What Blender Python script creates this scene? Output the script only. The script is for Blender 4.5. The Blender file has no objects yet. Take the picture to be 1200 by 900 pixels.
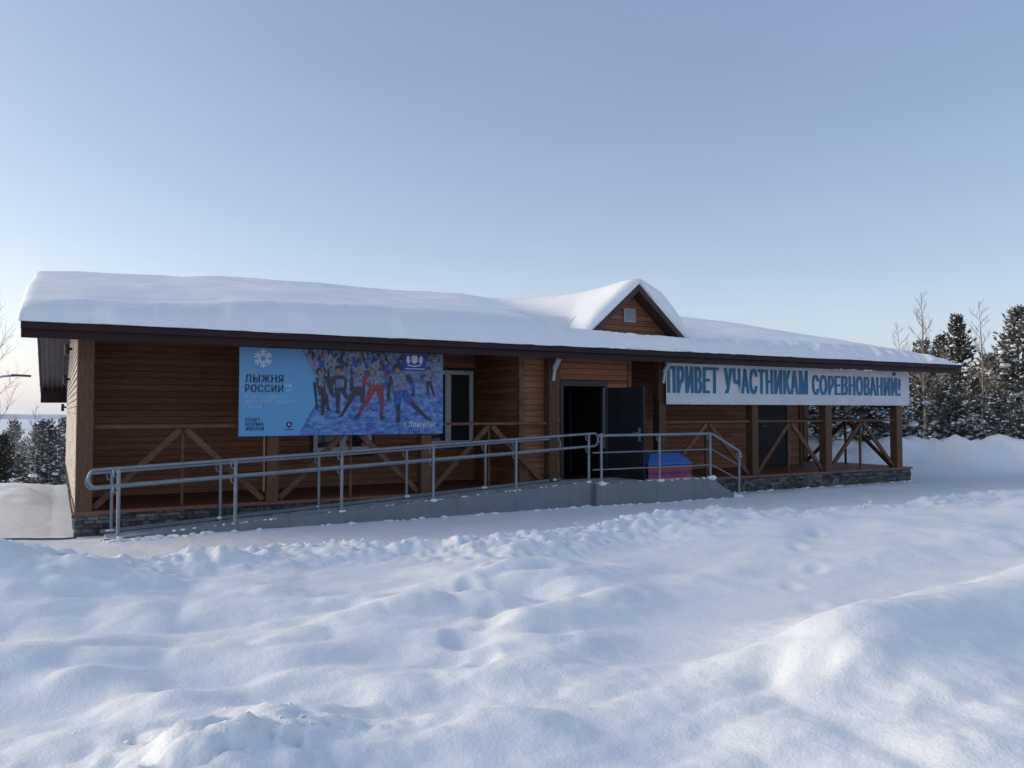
import bpy, math, random
import numpy as np
from mathutils import Vector, Matrix
R = math.radians
sc = bpy.context.scene
col = sc.collection

# ------------------------------------------------------------------ camera
CAM = Vector((-0.245, -12.53, 1.705)); HEAD = R(29.46); PITCH = R(1.94)
cd = bpy.data.cameras.new('camera'); cam = bpy.data.objects.new('camera', cd); col.objects.link(cam)
cd.sensor_width = 36; cd.lens = 28.35; cd.clip_end = 6000; cd.clip_start = .05
cam.location = CAM; cam.rotation_euler = (R(90)+PITCH, 0, -HEAD)
sc.camera = cam
# ------------------------------------------------------------------ sky, sun, exposure
SUN_AZ = R(-52)      # from +Y (into the lodge) towards -X
SUN_EL = R(15)
w = bpy.data.worlds.new('World'); sc.world = w; w.use_nodes = True
nt = w.node_tree; nt.nodes.clear()
sky = nt.nodes.new('ShaderNodeTexSky'); sky.sky_type = 'NISHITA'; sky.sun_disc = False
sky.sun_elevation = SUN_EL; sky.sun_rotation = SUN_AZ
sky.air_density = 1.0; sky.dust_density = 2.0; sky.ozone_density = 1.0; sky.altitude = 0
bg = nt.nodes.new('ShaderNodeBackground'); bg.inputs['Strength'].default_value = .10
wo = nt.nodes.new('ShaderNodeOutputWorld')
# a thin veil of ice haze over the whole sky, denser towards the horizon all the way round
tc = nt.nodes.new('ShaderNodeTexCoord'); sp = nt.nodes.new('ShaderNodeSeparateXYZ'); nt.links.new(tc.outputs['Generated'], sp.inputs[0])
def mth(op, a, b=None):
    n = nt.nodes.new('ShaderNodeMath'); n.operation = op
    for i, v in enumerate((a, b)):
        if v is None: continue
        if isinstance(v, (int, float)): n.inputs[i].default_value = v
        else: nt.links.new(v, n.inputs[i])
    return n.outputs[0]
hz = mth('EXPONENT', mth('MULTIPLY', mth('MAXIMUM', sp.outputs[2], 0.0), -6.0))
vc = nt.nodes.new('ShaderNodeMix'); vc.data_type = 'RGBA'; vc.inputs[6].default_value = (1.30,1.62,2.60,1); vc.inputs[7].default_value = (4.15,4.80,6.25,1)
nt.links.new(hz, vc.inputs[0])
ad = nt.nodes.new('ShaderNodeMix'); ad.data_type = 'RGBA'; ad.blend_type = 'ADD'; ad.inputs[0].default_value = 1.0; ad.clamp_result = False
# faint streaks in the haze
mpn = nt.nodes.new('ShaderNodeMapping'); mpn.inputs['Scale'].default_value = (1.2,1.2,4.5); mpn.inputs['Rotation'].default_value = (.2,.35,.4); nt.links.new(tc.outputs['Generated'], mpn.inputs[0])
hn = nt.nodes.new('ShaderNodeTexNoise'); hn.inputs['Scale'].default_value = 1.6; hn.inputs['Detail'].default_value = 5; hn.inputs['Roughness'].default_value = .6; nt.links.new(mpn.outputs[0], hn.inputs['Vector'])
vm = nt.nodes.new('ShaderNodeVectorMath'); vm.operation = 'SCALE'; nt.links.new(vc.outputs[2], vm.inputs[0]); nt.links.new(mth('ADD', mth('MULTIPLY', hn.outputs[0], .30), .85), vm.inputs['Scale'])
nt.links.new(sky.outputs[0], ad.inputs[6]); nt.links.new(vm.outputs[0], ad.inputs[7])
nt.links.new(ad.outputs[2], bg.inputs[0]); nt.links.new(bg.outputs[0], wo.inputs[0])
ld = bpy.data.lights.new('sun', 'SUN'); ld.energy = 2.0; ld.angle = R(55.0); ld.color = (1, .91, .76)
sun = bpy.data.objects.new('sun', ld); col.objects.link(sun)
sd = Vector((math.sin(SUN_AZ)*math.cos(SUN_EL), math.cos(SUN_AZ)*math.cos(SUN_EL), math.sin(SUN_EL)))
sun.rotation_euler = sd.to_track_quat('Z', 'Y').to_euler(); sun.location = sd*40
vs = sc.view_settings; vs.view_transform = 'Standard'; vs.look = 'None'; vs.exposure = 0.10; vs.gamma = 1; vs.use_curve_mapping = False

# ------------------------------------------------------------------ helpers
def tag(o, label=None, cat=None, group=None, kind=None):
    if label: o['label'] = label
    if cat: o['category'] = cat
    if group: o['group'] = group
    if kind: o['kind'] = kind
    return o
def link(o, parent=None):
    col.objects.link(o)
    if parent is not None: o.parent = parent
    return o
def empty(name, loc=(0, 0, 0), parent=None):
    o = bpy.data.objects.new(name, None); o.location = loc; o.empty_display_size = .2
    return link(o, parent)
def meshdata(name, V, F, smooth=False):
    me = bpy.data.meshes.new(name); me.from_pydata([tuple(v) for v in V], [], [tuple(f) for f in F]); me.update()
    if smooth:
        me.polygons.foreach_set('use_smooth', [True]*len(me.polygons))
    return me
class MB:
    def __init__(s): s.V = []; s.F = []
    def add(s, V, F):
        n = len(s.V); s.V += [tuple(v) for v in V]; s.F += [tuple(i+n for i in f) for f in F]; return s
    def box(s, x0, x1, y0, y1, z0, z1):
        return s.add([(x0,y0,z0),(x1,y0,z0),(x1,y1,z0),(x0,y1,z0),(x0,y0,z1),(x1,y0,z1),(x1,y1,z1),(x0,y1,z1)],
              [(0,3,2,1),(4,5,6,7),(0,1,5,4),(1,2,6,5),(2,3,7,6),(3,0,4,7)])
    def bbox(s, x0, x1, y0, y1, z0, z1, b=.012):
        # box with chamfered vertical and top edges
        pts = lambda e, z: [(x0+e,y0,z),(x1-e,y0,z),(x1,y0+e,z),(x1,y1-e,z),(x1-e,y1,z),(x0+e,y1,z),(x0,y1-e,z),(x0,y0+e,z)]
        V = pts(b, z0)+pts(b, z1-b)+[(min(max(x,x0+b),x1-b), min(max(y,y0+b),y1-b), z1) for x,y,_ in pts(b, z1)]
        F = [tuple(range(7,-1,-1)), tuple(range(16,24))]
        for k in range(2):
            for i in range(8):
                j = (i+1)%8; F.append((k*8+i, k*8+j, k*8+8+j, k*8+8+i))
        return s.add(V, F)
    def prism(s, poly, axis, a, b):
        # poly of 2D points extruded along axis ('x': poly is (y,z), 'y': (x,z), 'z': (x,y))
        f = {'x': lambda p,t:(t,p[0],p[1]), 'y': lambda p,t:(p[0],t,p[1]), 'z': lambda p,t:(p[0],p[1],t)}[axis]
        n = len(poly); V = [f(p,a) for p in poly]+[f(p,b) for p in poly]
        F = [tuple(range(n)), tuple(range(2*n-1,n-1,-1))]+[(i,(i+n),(i+1)%n+n,(i+1)%n) for i in range(n)]
        return s.add(V, F)
    def beam(s, p, q, wx, wy):
        # rectangular bar from p to q, wx horizontal-ish width, wy other
        p = Vector(p); q = Vector(q); d = (q-p).normalized()
        up = Vector((0,0,1)) if abs(d.z) < .95 else Vector((0,1,0))
        a = d.cross(up).normalized(); b = a.cross(d).normalized()
        V = []
        for c in (p, q):
            for sx, sy in ((-1,-1),(1,-1),(1,1),(-1,1)): V.append(c + a*sx*wx/2 + b*sy*wy/2)
        return s.add(V, [(0,1,2,3),(7,6,5,4),(0,4,5,1),(1,5,6,2),(2,6,7,3),(3,7,4,0)])
    def tube(s, pts, r, n=10):
        pts = [Vector(p) for p in pts]
        rs = r if isinstance(r, (list, tuple)) else [r]*len(pts)
        V = []; a = None
        for i, p in enumerate(pts):
            d = (pts[min(i+1,len(pts)-1)]-pts[max(i-1,0)]).normalized()
            if a is None:
                a = d.orthogonal().normalized()
            a = (a - d*a.dot(d)).normalized(); b = d.cross(a)
            for k in range(n):
                t = 2*math.pi*k/n; V.append(p + (a*math.cos(t)+b*math.sin(t))*rs[i])
        F = []
        for i in range(len(pts)-1):
            for k in range(n):
                F.append((i*n+k, i*n+(k+1)%n, (i+1)*n+(k+1)%n, (i+1)*n+k))
        F.append(tuple(range(n-1,-1,-1))); F.append(tuple(range((len(pts)-1)*n, len(pts)*n)))
        return s.add(V, F)
    def build(s, name, mat, parent=None, smooth=False, loc=None, angle=None):
        me = meshdata(name, s.V, s.F, smooth); me.materials.append(mat)
        if angle: me.set_sharp_from_angle(angle=R(angle))
        o = bpy.data.objects.new(name, me)
        if loc: o.location = loc
        return link(o, parent)

# numpy value noise ------------------------------------------------
def _h(ix, iy, seed):
    n = (ix.astype(np.int64)*374761393 + iy.astype(np.int64)*668265263 + seed*1442695041) & 0xffffffff
    n = ((n ^ (n >> 13))*1274126177) & 0xffffffff
    n = n ^ (n >> 16)
    return (n & 0xffff)/65535.0
def vn(x, y, seed=0):
    x = np.asarray(x, float); y = np.asarray(y, float)
    ix = np.floor(x); iy = np.floor(y); fx = x-ix; fy = y-iy
    u = fx**3*(fx*(fx*6-15)+10); v = fy**3*(fy*(fy*6-15)+10)
    a = _h(ix,iy,seed); b = _h(ix+1,iy,seed); c = _h(ix,iy+1,seed); d = _h(ix+1,iy+1,seed)
    return (a+(b-a)*u)*(1-v)+(c+(d-c)*u)*v - .5
def fbm(x, y, oc=4, seed=0, gain=.5):
    t = 0; a = 1.; ca, sa = math.cos(.6), math.sin(.6)
    for k in range(oc):
        t = t + a*vn(x, y, seed+k*17)
        x, y = (x*ca-y*sa)*2.03+3.7, (x*sa+y*ca)*2.03-1.3; a *= gain
    return t
def sst(x, a, b):
    t = np.clip((x-a)/(b-a), 0, 1); return t*t*(3-2*t)
def n1(x, seed=0): return float(vn(np.array([x]), np.array([seed*7.31]), seed)[0])

# materials --------------------------------------------------------
def mat(name, c, rough=.7, var=.0, vscale=6., bump=0., bscale=40., metal=0., objvar=0., stretch=(1,1,1), c2=None, spec=.5, detail=5.):
    m = bpy.data.materials.new(name); m.use_nodes = True; t = m.node_tree; N = t.nodes; L = t.links
    b = N['Principled BSDF']; b.inputs['Roughness'].default_value = rough; b.inputs['Metallic'].default_value = metal
    b.inputs['Specular IOR Level'].default_value = spec
    b.inputs['Base Color'].default_value = (*c, 1)
    g = N.new('ShaderNodeNewGeometry'); mp = N.new('ShaderNodeMapping'); mp.inputs['Scale'].default_value = stretch
    L.new(g.outputs['Position'], mp.inputs['Vector'])
    out = None
    if var > 0 or c2:
        n = N.new('ShaderNodeTexNoise'); n.inputs['Scale'].default_value = vscale; n.inputs['Detail'].default_value = detail
        L.new(mp.outputs[0], n.inputs['Vector'])
        cr = N.new('ShaderNodeMix'); cr.data_type = 'RGBA'
        ca = c if c2 else tuple(max(0,x*(1-var)) for x in c); cb = c2 if c2 else tuple(min(1,x*(1+var)) for x in c)
        cr.inputs[6].default_value = (*ca,1); cr.inputs[7].default_value = (*cb,1)
        rp = N.new('ShaderNodeMapRange'); rp.inputs[1].default_value = .3; rp.inputs[2].default_value = .7
        L.new(n.outputs[0], rp.inputs[0]); L.new(rp.outputs[0], cr.inputs[0]); out = cr.outputs[2]
    if objvar > 0:
        oi = N.new('ShaderNodeObjectInfo'); mr = N.new('ShaderNodeMapRange')
        mr.inputs[3].default_value = 1-objvar; mr.inputs[4].default_value = 1+objvar
        L.new(oi.outputs['Random'], mr.inputs[0])
        hs = N.new('ShaderNodeHueSaturation'); L.new(mr.outputs[0], hs.inputs['Value'])
        if out: L.new(out, hs.inputs['Color'])
        else: hs.inputs['Color'].default_value = (*c,1)
        out = hs.outputs[0]
    if out: L.new(out, b.inputs['Base Color'])
    if bump > 0:
        n2 = N.new('ShaderNodeTexNoise'); n2.inputs['Scale'].default_value = bscale; n2.inputs['Detail'].default_value = 6
        L.new(mp.outputs[0], n2.inputs['Vector'])
        bp = N.new('ShaderNodeBump'); bp.inputs['Strength'].default_value = bump; bp.inputs['Distance'].default_value = .02
        L.new(n2.outputs[0], bp.inputs['Height']); L.new(bp.outputs[0], b.inputs['Normal'])
    return m
M = {}
M['snow'] = mat('snow', (.86,.89,.905), .75, bump=.35, bscale=70, spec=.3, c2=(.90,.91,.93), vscale=1.5)
M['roof_snow'] = mat('roof_snow', (.86,.89,.905), .75, bump=.25, bscale=22, spec=.3, c2=(.90,.91,.93), vscale=1.2)
M['board'] = mat('board', (.205,.080,.041), .62, c2=(.315,.132,.068), vscale=3.2, stretch=(1,1,16), objvar=.20, bump=.25, bscale=9, spec=.3)
M['board_side'] = mat('board_side', (.205,.092,.046), .62, c2=(.30,.145,.075), vscale=3.2, stretch=(1,1,16), objvar=.20, bump=.25, bscale=9, spec=.3)
M['frost_glare'] = mat('frost_glare', (.26,.19,.15), .8, c2=(.58,.56,.55), vscale=2.2, stretch=(1,1,2), bump=.4, bscale=20)  # frosted end wall boards, with the sun's glare put into the paler colour
M['timber'] = mat('timber', (.085,.044,.026), .7, c2=(.15,.080,.046), vscale=5, stretch=(8,8,1), objvar=.2, bump=.3, bscale=8, spec=.3)
M['rail_wood'] = mat('rail_wood', (.095,.046,.026), .7, c2=(.17,.088,.048), vscale=9, objvar=.2, bump=.3, bscale=20, spec=.3)
M['pine_lath'] = mat('pine_lath', (.30,.155,.07), .6, var=.2, vscale=12)
M['floor'] = mat('floor', (.23,.085,.05), .55, c2=(.17,.06,.036), vscale=7, stretch=(1,6,1), bump=.2)
M['backing'] = mat('backing', (.045,.025,.017), .9)
M['fascia'] = mat('fascia', (.026,.011,.013), .6, var=.15, vscale=3, spec=.25)
M['soffit'] = mat('soffit', (.040,.026,.034), .5, var=.1, vscale=4, spec=.3)
M['barge'] = mat('barge', (.045,.022,.016), .6, var=.3, vscale=8, bump=.3)
M['stone'] = mat('stone', (.055,.055,.06), .85, c2=(.16,.155,.155), vscale=14, bump=.6, bscale=60, detail=3)
M['mortar'] = mat('mortar', (.03,.03,.032), .95)
M['panel'] = mat('panel', (.165,.185,.21), .55, c2=(.195,.212,.235), vscale=3.5, stretch=(1.4,1,.35), bump=.1, bscale=5, metal=.1)
M['galv'] = mat('galv', (.20,.23,.27), .45, var=.14, vscale=9, metal=.3)
M['deck_plate'] = mat('deck_plate', (.28,.29,.31), .6, c2=(.62,.64,.67), vscale=4, bump=.3)
M['door'] = mat('door', (.017,.018,.024), .6, var=.2, vscale=3, spec=.25)
M['door_frame'] = mat('door_frame', (.016,.017,.020), .5)
M['interior'] = mat('interior', (.13,.085,.06), .8, var=.3)
M['pvc'] = mat('pvc', (.62,.62,.64), .4, var=.06)
M['trim_dark'] = mat('trim_dark', (.03,.02,.017), .6)
M['black'] = mat('black', (.012,.012,.013), .5)
M['lampwhite'] = mat('lampwhite', (.42,.43,.46), .4, var=.05)
M['steel'] = mat('steel', (.33,.34,.36), .4, metal=.6)
M['chest_red'] = mat('chest_red', (.42,.03,.035), .5, var=.12)
M['chest_blue'] = mat('chest_blue', (.022,.055,.24), .5, var=.15)
M['chest_lid'] = mat('chest_lid', (.035,.13,.42), .45, var=.12)
M['bark'] = mat('bark', (.10,.065,.045), .9, var=.35, vscale=10, bump=.6, bscale=30, stretch=(1,1,.4))
M['birch'] = mat('birch', (.42,.36,.30), .85, c2=(.16,.12,.10), vscale=5, stretch=(.6,.6,2.2), bump=.3)
M['twig'] = mat('twig', (.20,.15,.125), .9, c2=(.34,.30,.27), vscale=3)
M['needle'] = mat('needle', (.045,.052,.032), .8, c2=(.20,.19,.165), vscale=4.5)
M['needle_dark'] = mat('needle_dark', (.036,.040,.027), .8, c2=(.115,.105,.085), vscale=4.5)
M['cable'] = mat('cable', (.02,.02,.02), .6)
M['banner_white'] = mat('banner_white', (.60,.62,.65), .55, var=.07, vscale=2.5, bump=.1, bscale=3)
M['letter_blue'] = mat('letter_blue', (.008,.145,.29), .55, var=.15, vscale=6)
M['banner_blue'] = mat('banner_blue', (.085,.285,.54), .5, c2=(.115,.335,.60), vscale=1.3)
M['ink_navy'] = mat('ink_navy', (.012,.018,.05), .55)
M['ink_pale'] = mat('ink_pale', (.36,.52,.74), .55)
M['ink_white'] = mat('ink_white', (.55,.62,.72), .55)
M['ink_dim'] = mat('ink_dim', (.10,.13,.21), .55, c2=(.25,.30,.40), vscale=24, detail=8)
M['ink_deep'] = mat('ink_deep', (.012,.045,.30), .55, var=.15, vscale=20)
M['ink_grey'] = mat('ink_grey', (.11,.15,.22), .55)
M['ink_black'] = mat('ink_black', (.008,.009,.018), .55, c2=(.05,.05,.075), vscale=26, detail=8)
M['ink_bib'] = mat('ink_bib', (.045,.065,.13), .55, c2=(.22,.27,.38), vscale=26, detail=8)
M['ink_red'] = mat('ink_red', (.30,.045,.045), .55, c2=(.13,.015,.035), vscale=16, detail=8)
M['ink_blue'] = mat('ink_blue', (.025,.12,.42), .55, c2=(.008,.04,.20), vscale=16, detail=8)
M['ink_skin'] = mat('ink_skin', (.26,.13,.10), .55)
# printed photo background: snow towards the bottom, a crowd's shade at the top
def photo_mat():
    m = bpy.data.materials.new('photo_print'); m.use_nodes = True; t = m.node_tree; N = t.nodes; L = t.links
    b = N['Principled BSDF']; b.inputs['Roughness'].default_value = .5
    g = N.new('ShaderNodeNewGeometry'); mp = N.new('ShaderNodeMapping'); mp.inputs['Scale'].default_value = (1,1,2.2)
    L.new(g.outputs['Position'], mp.inputs[0])
    n = N.new('ShaderNodeTexNoise'); n.inputs['Scale'].default_value = 9; n.inputs['Detail'].default_value = 8; n.inputs['Roughness'].default_value = .7
    L.new(mp.outputs[0], n.inputs['Vector'])
    r = N.new('ShaderNodeValToRGB'); e = r.color_ramp.elements
    e[0].position = .38; e[0].color = (.010,.055,.26,1); e[1].position = .66; e[1].color = (.16,.34,.66,1)
    L.new(n.outputs[0], r.inputs[0])
    sx = N.new('ShaderNodeSeparateXYZ'); L.new(g.outputs['Position'], sx.inputs[0])
    mr = N.new('ShaderNodeMapRange'); mr.inputs[1].default_value = 1.75; mr.inputs[2].default_value = 2.35; L.new(sx.outputs[2], mr.inputs[0])
    r2 = N.new('ShaderNodeValToRGB'); e = r2.color_ramp.elements
    e[0].position = .35; e[0].color = (.06,.09,.18,1); e[1].position = .65; e[1].color = (.20,.26,.38,1)
    L.new(n.outputs[0], r2.inputs[0])
    mx = N.new('ShaderNodeMix'); mx.data_type = 'RGBA'
    L.new(mr.outputs[0], mx.inputs[0]); L.new(r.outputs[0], mx.inputs[6]); L.new(r2.outputs[0], mx.inputs[7])
    L.new(mx.outputs[2], b.inputs['Base Color'])
    return m
M['photo'] = photo_mat()
def glass_mat():
    m = bpy.data.materials.new('window_glass'); m.use_nodes = True
    b = m.node_tree.nodes['Principled BSDF']; b.inputs['Base Color'].default_value = (.03,.032,.034,1)
    b.inputs['Roughness'].default_value = .06; b.inputs['Specular IOR Level'].default_value = .6
    return m
M['glass'] = glass_mat()
def ground_mat():
    m = bpy.data.materials.new('snow_ground'); m.use_nodes = True; t = m.node_tree; N = t.nodes; L = t.links
    b = N['Principled BSDF']; b.inputs['Roughness'].default_value = .7; b.inputs['Specular IOR Level'].default_value = .3
    g = N.new('ShaderNodeNewGeometry')
    at = N.new('ShaderNodeAttribute'); at.attribute_name = 'packed'
    n = N.new('ShaderNodeTexNoise'); n.inputs['Scale'].default_value = 1.3; n.inputs['Detail'].default_value = 8; n.inputs['Roughness'].default_value = .65
    L.new(g.outputs['Position'], n.inputs['Vector'])
    mr = N.new('ShaderNodeMapRange'); mr.inputs[1].default_value = .35; mr.inputs[2].default_value = .68; L.new(n.outputs[0], mr.inputs[0])
    dirt = N.new('ShaderNodeMix'); dirt.data_type = 'RGBA'; dirt.inputs[6].default_value = (.82,.81,.80,1); dirt.inputs[7].default_value = (.88,.885,.90,1)
    L.new(mr.outputs[0], dirt.inputs[0])
    cl = N.new('ShaderNodeMix'); cl.data_type = 'RGBA'; cl.inputs[6].default_value = (.86,.89,.905,1)
    L.new(at.outputs['Fac'], cl.inputs[0]); L.new(dirt.outputs[2], cl.inputs[7]); L.new(cl.outputs[2], b.inputs['Base Color'])
    n2 = N.new('ShaderNodeTexNoise'); n2.inputs['Scale'].default_value = 55; n2.inputs['Detail'].default_value = 5
    n3 = N.new('ShaderNodeTexNoise'); n3.inputs['Scale'].default_value = 11; n3.inputs['Detail'].default_value = 6
    L.new(g.outputs['Position'], n2.inputs['Vector']); L.new(g.outputs['Position'], n3.inputs['Vector'])
    b1 = N.new('ShaderNodeBump'); b1.inputs['Strength'].default_value = .55; b1.inputs['Distance'].default_value = .006
    b2 = N.new('ShaderNodeBump'); b2.inputs['Strength'].default_value = .35; b2.inputs['Distance'].default_value = .02
    L.new(n3.outputs[0], b2.inputs['Height']); L.new(n2.outputs[0], b1.inputs['Height'])
    L.new(b2.outputs[0], b1.inputs['Normal']); L.new(b1.outputs[0], b.inputs['Normal'])
    return m
M['ground'] = ground_mat()

# ------------------------------------------------------------------ terrain
MOUNDS = [ # x, y, sx, sy, angle, h
 (-.75,-4.45,.62,.6,0,.35), (.1,-5.3,.42,.34,20,.10), (-.5,-6.9,.55,.28,10,.13), (.15,-7.7,.16,.11,0,.07),(.28,-7.95,.2,.12,-20,.08),
 (-.15,-7.35,.14,.1,0,.07), (-.42,-7.75,.2,.13,0,.06), (.45,-8.9,.42,.36,30,.17), (.05,-9.2,.4,.3,0,.1),
 (1.0,-7.6,.7,.16,25,.06), (1.6,-6.7,.9,.22,18,.07), (2.3,-8.4,.6,.2,-15,.07), (3.0,-7.4,1.0,.3,20,.08),
 (1.5,-9.1,.6,.22,10,.07), (2.0,-9.8,.8,.3,-10,.06),
 (5.2,-9.2,1.3,.42,8,.32), (4.0,-9.2,.5,.3,25,.10), (7.6,-9.2,1.4,.6,0,.26), (3.5,-10.4,1.0,.6,0,.10), (5.5,-10.6,2,.8,0,.14),
 (4.4,-7.4,.7,.4,0,-.13), (6.8,-7.7,1.4,.4,5,-.10), (5.6,-6.5,.5,.22,20,.07), (7.2,-6.9,.6,.25,-10,.08), (4.9,-6.0,.4,.2,0,.06), (3.2,-8.3,.5,.2,15,-.07),
 (4.5,-5.6,.9,.3,10,.10), (8.2,-4.9,1.0,.35,5,.15), (10.6,-5.3,1.0,.4,-5,.15), (13.2,-6.0,1.2,.5,0,.17), (16.5,-6,1.4,.5,0,.2), (9.0,-5.9,.4,.25,30,.10), (11.4,-6.2,.5,.3,0,.10), (7.2,-5.6,.5,.25,15,.10), (9.5,-6.4,1.5,.5,10,.08),
 (12.0,-7.5,2,.7,0,.1), (2.2,-7.6,.12,.09,0,-.09), (2.5,-7.35,.11,.08,0,-.07), (1.95,-7.9,.12,.09,0,-.07), (2.75,-7.75,.1,.08,0,-.06),
 (1.35,-6.6,.16,.1,10,-.06), (1.75,-6.35,.15,.1,10,-.06), (3.3,-6.6,.18,.12,0,-.06), (3.8,-6.1,.16,.1,0,-.05),
 (1.1,-8.35,.14,.1,0,-.05), (3.15,-9.35,.13,.08,20,-.07), (3.35,-9.55,.1,.06,0,-.05),
]
PRINTS = []
for (x0,y0,x1,y1,n) in ((2.0,-8.0,3.6,-5.2,6),(5.2,-7.8,8.6,-5.0,6)):
    for k in range(n):
        t = k/(n-1); a = math.degrees(math.atan2(y1-y0,x1-x0)); t = t+.05*math.sin(k*5.3); sgn = 1 if k%2 else -1
        PRINTS.append((x0+(x1-x0)*t-sgn*.10*math.sin(R(a)), y0+(y1-y0)*t+sgn*.10*math.cos(R(a)), a+sgn*8))
def bank_edge(x): return -3.15 + .55*vn(x*.45, x*0+3.1, 5)*2 - .10*np.clip(x-8,0,20) + .5*sst(x,3,6)*sst(-x,-12,-7)
def height(x, y):
    ye = bank_edge(x)
    m = sst(ye-y, 0, 1.0)
    z = .085*sst(-y, .15, 1.1) + .085*sst(-x, .1, 1.2)*(y > -1.1) + .02*fbm(x*1.1, y*1.1, 4, 3) + .006*fbm(x*7,y*7,3,23)
    z = z*np.where((x>-.3)&(x<18.3)&(y>-.12)&(y<14), 0, 1)
    near = sst(-y, 3.0, 5.0)
    pl = .085 + .06*sst(x,5.5,8.5) + .11*fbm(x*.33, y*.40, 2, 11) + .13*fbm(x*.75+.3*y, y*1.3, 3, 31, .42) + .022*fbm(x*2.2, y*2.9, 2, 41)
    bl = np.abs(vn(x*.95+.25*y, y*1.5, 131)) + .45*np.abs(vn(x*1.9-.4*y+5, y*2.7, 137)); pl = pl + .20*bl*sst(fbm(x*.3,y*.35,2,141), -.35, .25)
    d = ye - y
    rough = np.exp(-((d-.9)/.75)**2)
    pl = pl + .07*np.exp(-((d-.85)/.5)**2)*(.7+fbm(x*.7,y*.7,2,8)) + rough*(.17*np.abs(fbm(x*3.2, y*4.2, 4, 51)) + .07*np.abs(fbm(x*7.5,y*8.5,3,61)))
    q = np.exp(-(((x-.4)/.75)**2+((y+8.95)/.62)**2))
    pl = pl + q*(.13*np.abs(fbm(x*4.5, y*5.0, 4, 71)) + .035*fbm(x*14,y*14,3,77))
    q = np.exp(-(((x+.3)/.9)**2+((y+4.6)/.7)**2))
    pl = pl + q*.07*fbm(x*3.5+y, y*5, 4, 81)
    for (cx,cy,sx,sy,a,h) in MOUNDS:
        ca, sa = math.cos(R(a)), math.sin(R(a)); dx = x-cx; dy = y-cy
        u = (dx*ca+dy*sa)/sx; v = (-dx*sa+dy*ca)/sy
        pl = pl + (h if h > 0 else h)*np.exp(-.5*(u*u+v*v))
    crust = sst(fbm(x*.55+4, y*.7, 3, 151), .02, .30)
    pl = pl + crust*(.013*np.abs(fbm(x*5.5, y*7, 3, 161)) + .006*fbm(x*13,y*13,2,163)) + .007*fbm(x*9,y*11,2,171)
    for (cx,cy,a) in PRINTS:
        ca, sa = math.cos(R(a)), math.sin(R(a)); dx = x-cx; dy = y-cy
        q = ((dx*ca+dy*sa)/.16)**2 + ((-dx*sa+dy*ca)/.075)**2
        pl = pl - .045*np.exp(-q) + .008*np.exp(-((np.sqrt(q)-1.7)/.5)**2)
    pl = .05 + .5*((pl-.05)+np.sqrt((pl-.05)**2+.09**2))
    pl = pl*(1-.35*sst(-y, 11, 13))
    z = z*(1-m) + np.where(m>0, .085*(1-m)+pl, 0)*m
    # right bank behind the terrace, pushed up by the plough
    ax, ay, bx, by = 19.5, 8.5, 29.0, -2.5
    L = math.hypot(bx-ax, by-ay); ux, uy = (bx-ax)/L, (by-ay)/L
    t = (x-ax)*ux+(y-ay)*uy; dd = -(x-ax)*uy*-1*0 + ((x-ax)*(-uy)+(y-ay)*ux)
    hb = .62+.45*sst(t, 5, 12)+.5*fbm(x*.5,y*.5,3,91)
    z = z + sst(t,-3,1)*(1-sst(t,18,24))*hb*np.exp(-.5*((dd-.3)/1.25)**2)*(1+.5*fbm(x*1.7,y*1.7,4,95))
    z = z + .5*sst(dd, .8, 5)*sst(t,-3,1)*(1-sst(t,24,40))
    # left bank and the ground falling away behind the lodge
    z = z + .10*np.exp(-.5*((y-6.0)/1.3)**2)*sst(-x,.2,.7)*(1+1.2*fbm(x*1.3,y*1.3,3,97)) + .12*sst(-x,1.6,3.2)*sst(y,-1,1)
    fall = sst(-x/(1+np.clip(y,0,6000)/30), -12, -6)
    yy = np.clip(y-9, 0, 110)
    z = z - fall*yy*.105
    far = np.clip(np.hypot(x-6, y)-40, 0, 400)
    z = z + .5*fbm(x*.05,y*.05,3,99)*sst(far,0,60)*3
    return z
def spaced(segs):
    out = []
    for a, b, s in segs: out += list(np.arange(a, b-1e-6, s))
    out.append(segs[-1][1]); return np.array(out)
gx = np.concatenate([-np.geomspace(2500, 6, 34)[:-1], spaced([(-6,-2.6,.12),(-2.6,6.5,.034),(6.5,12,.06),(12,22,.11),(22,32,.2)]), np.geomspace(33, 2500, 34)])
gy = np.concatenate([-np.geomspace(2500, 14, 28)[:-1], spaced([(-14,-12,.15),(-12,-4,.034),(-4,.2,.05),(.2,12,.16),(12,16,.3)]), np.geomspace(17, 2500, 44)])
X, Y = np.meshgrid(gx, gy); Z = height(X, Y)
nx, ny = len(gx), len(gy)
V = np.stack([X.ravel(), Y.ravel(), Z.ravel()], 1)
ii = (np.arange(ny-1)[:,None]*nx + np.arange(nx-1)[None,:]).ravel()
F = np.stack([ii, ii+1, ii+nx+1, ii+nx], 1)
def fastmesh(name, V, F):
    me = bpy.data.meshes.new(name); nv, nf, k = len(V), len(F), F.shape[1]
    me.vertices.add(nv); me.vertices.foreach_set('co', np.asarray(V, np.float32).ravel())
    me.loops.add(nf*k); me.loops.foreach_set('vertex_index', np.asarray(F, np.int32).ravel())
    me.polygons.add(nf); me.polygons.foreach_set('loop_start', np.arange(0, nf*k, k, dtype=np.int32))
    me.update(calc_edges=True); me.validate(); return me
me = fastmesh('snow_ground', V, F)
me.polygons.foreach_set('use_smooth', np.ones(len(F), bool))
at = me.attributes.new('packed', 'FLOAT', 'POINT')
pk = (1-sst(bank_edge(X)-Y, -.1, .5))*(1-sst(X,19,22))*sst(X,-9,-5)*(1-sst(Y,4.0,5.2))
at.data.foreach_set('value', pk.ravel().astype(np.float32))
me.materials.append(M['ground'])
g = link(bpy.data.objects.new('snow_ground', me)); tag(g, kind='structure')
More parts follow.
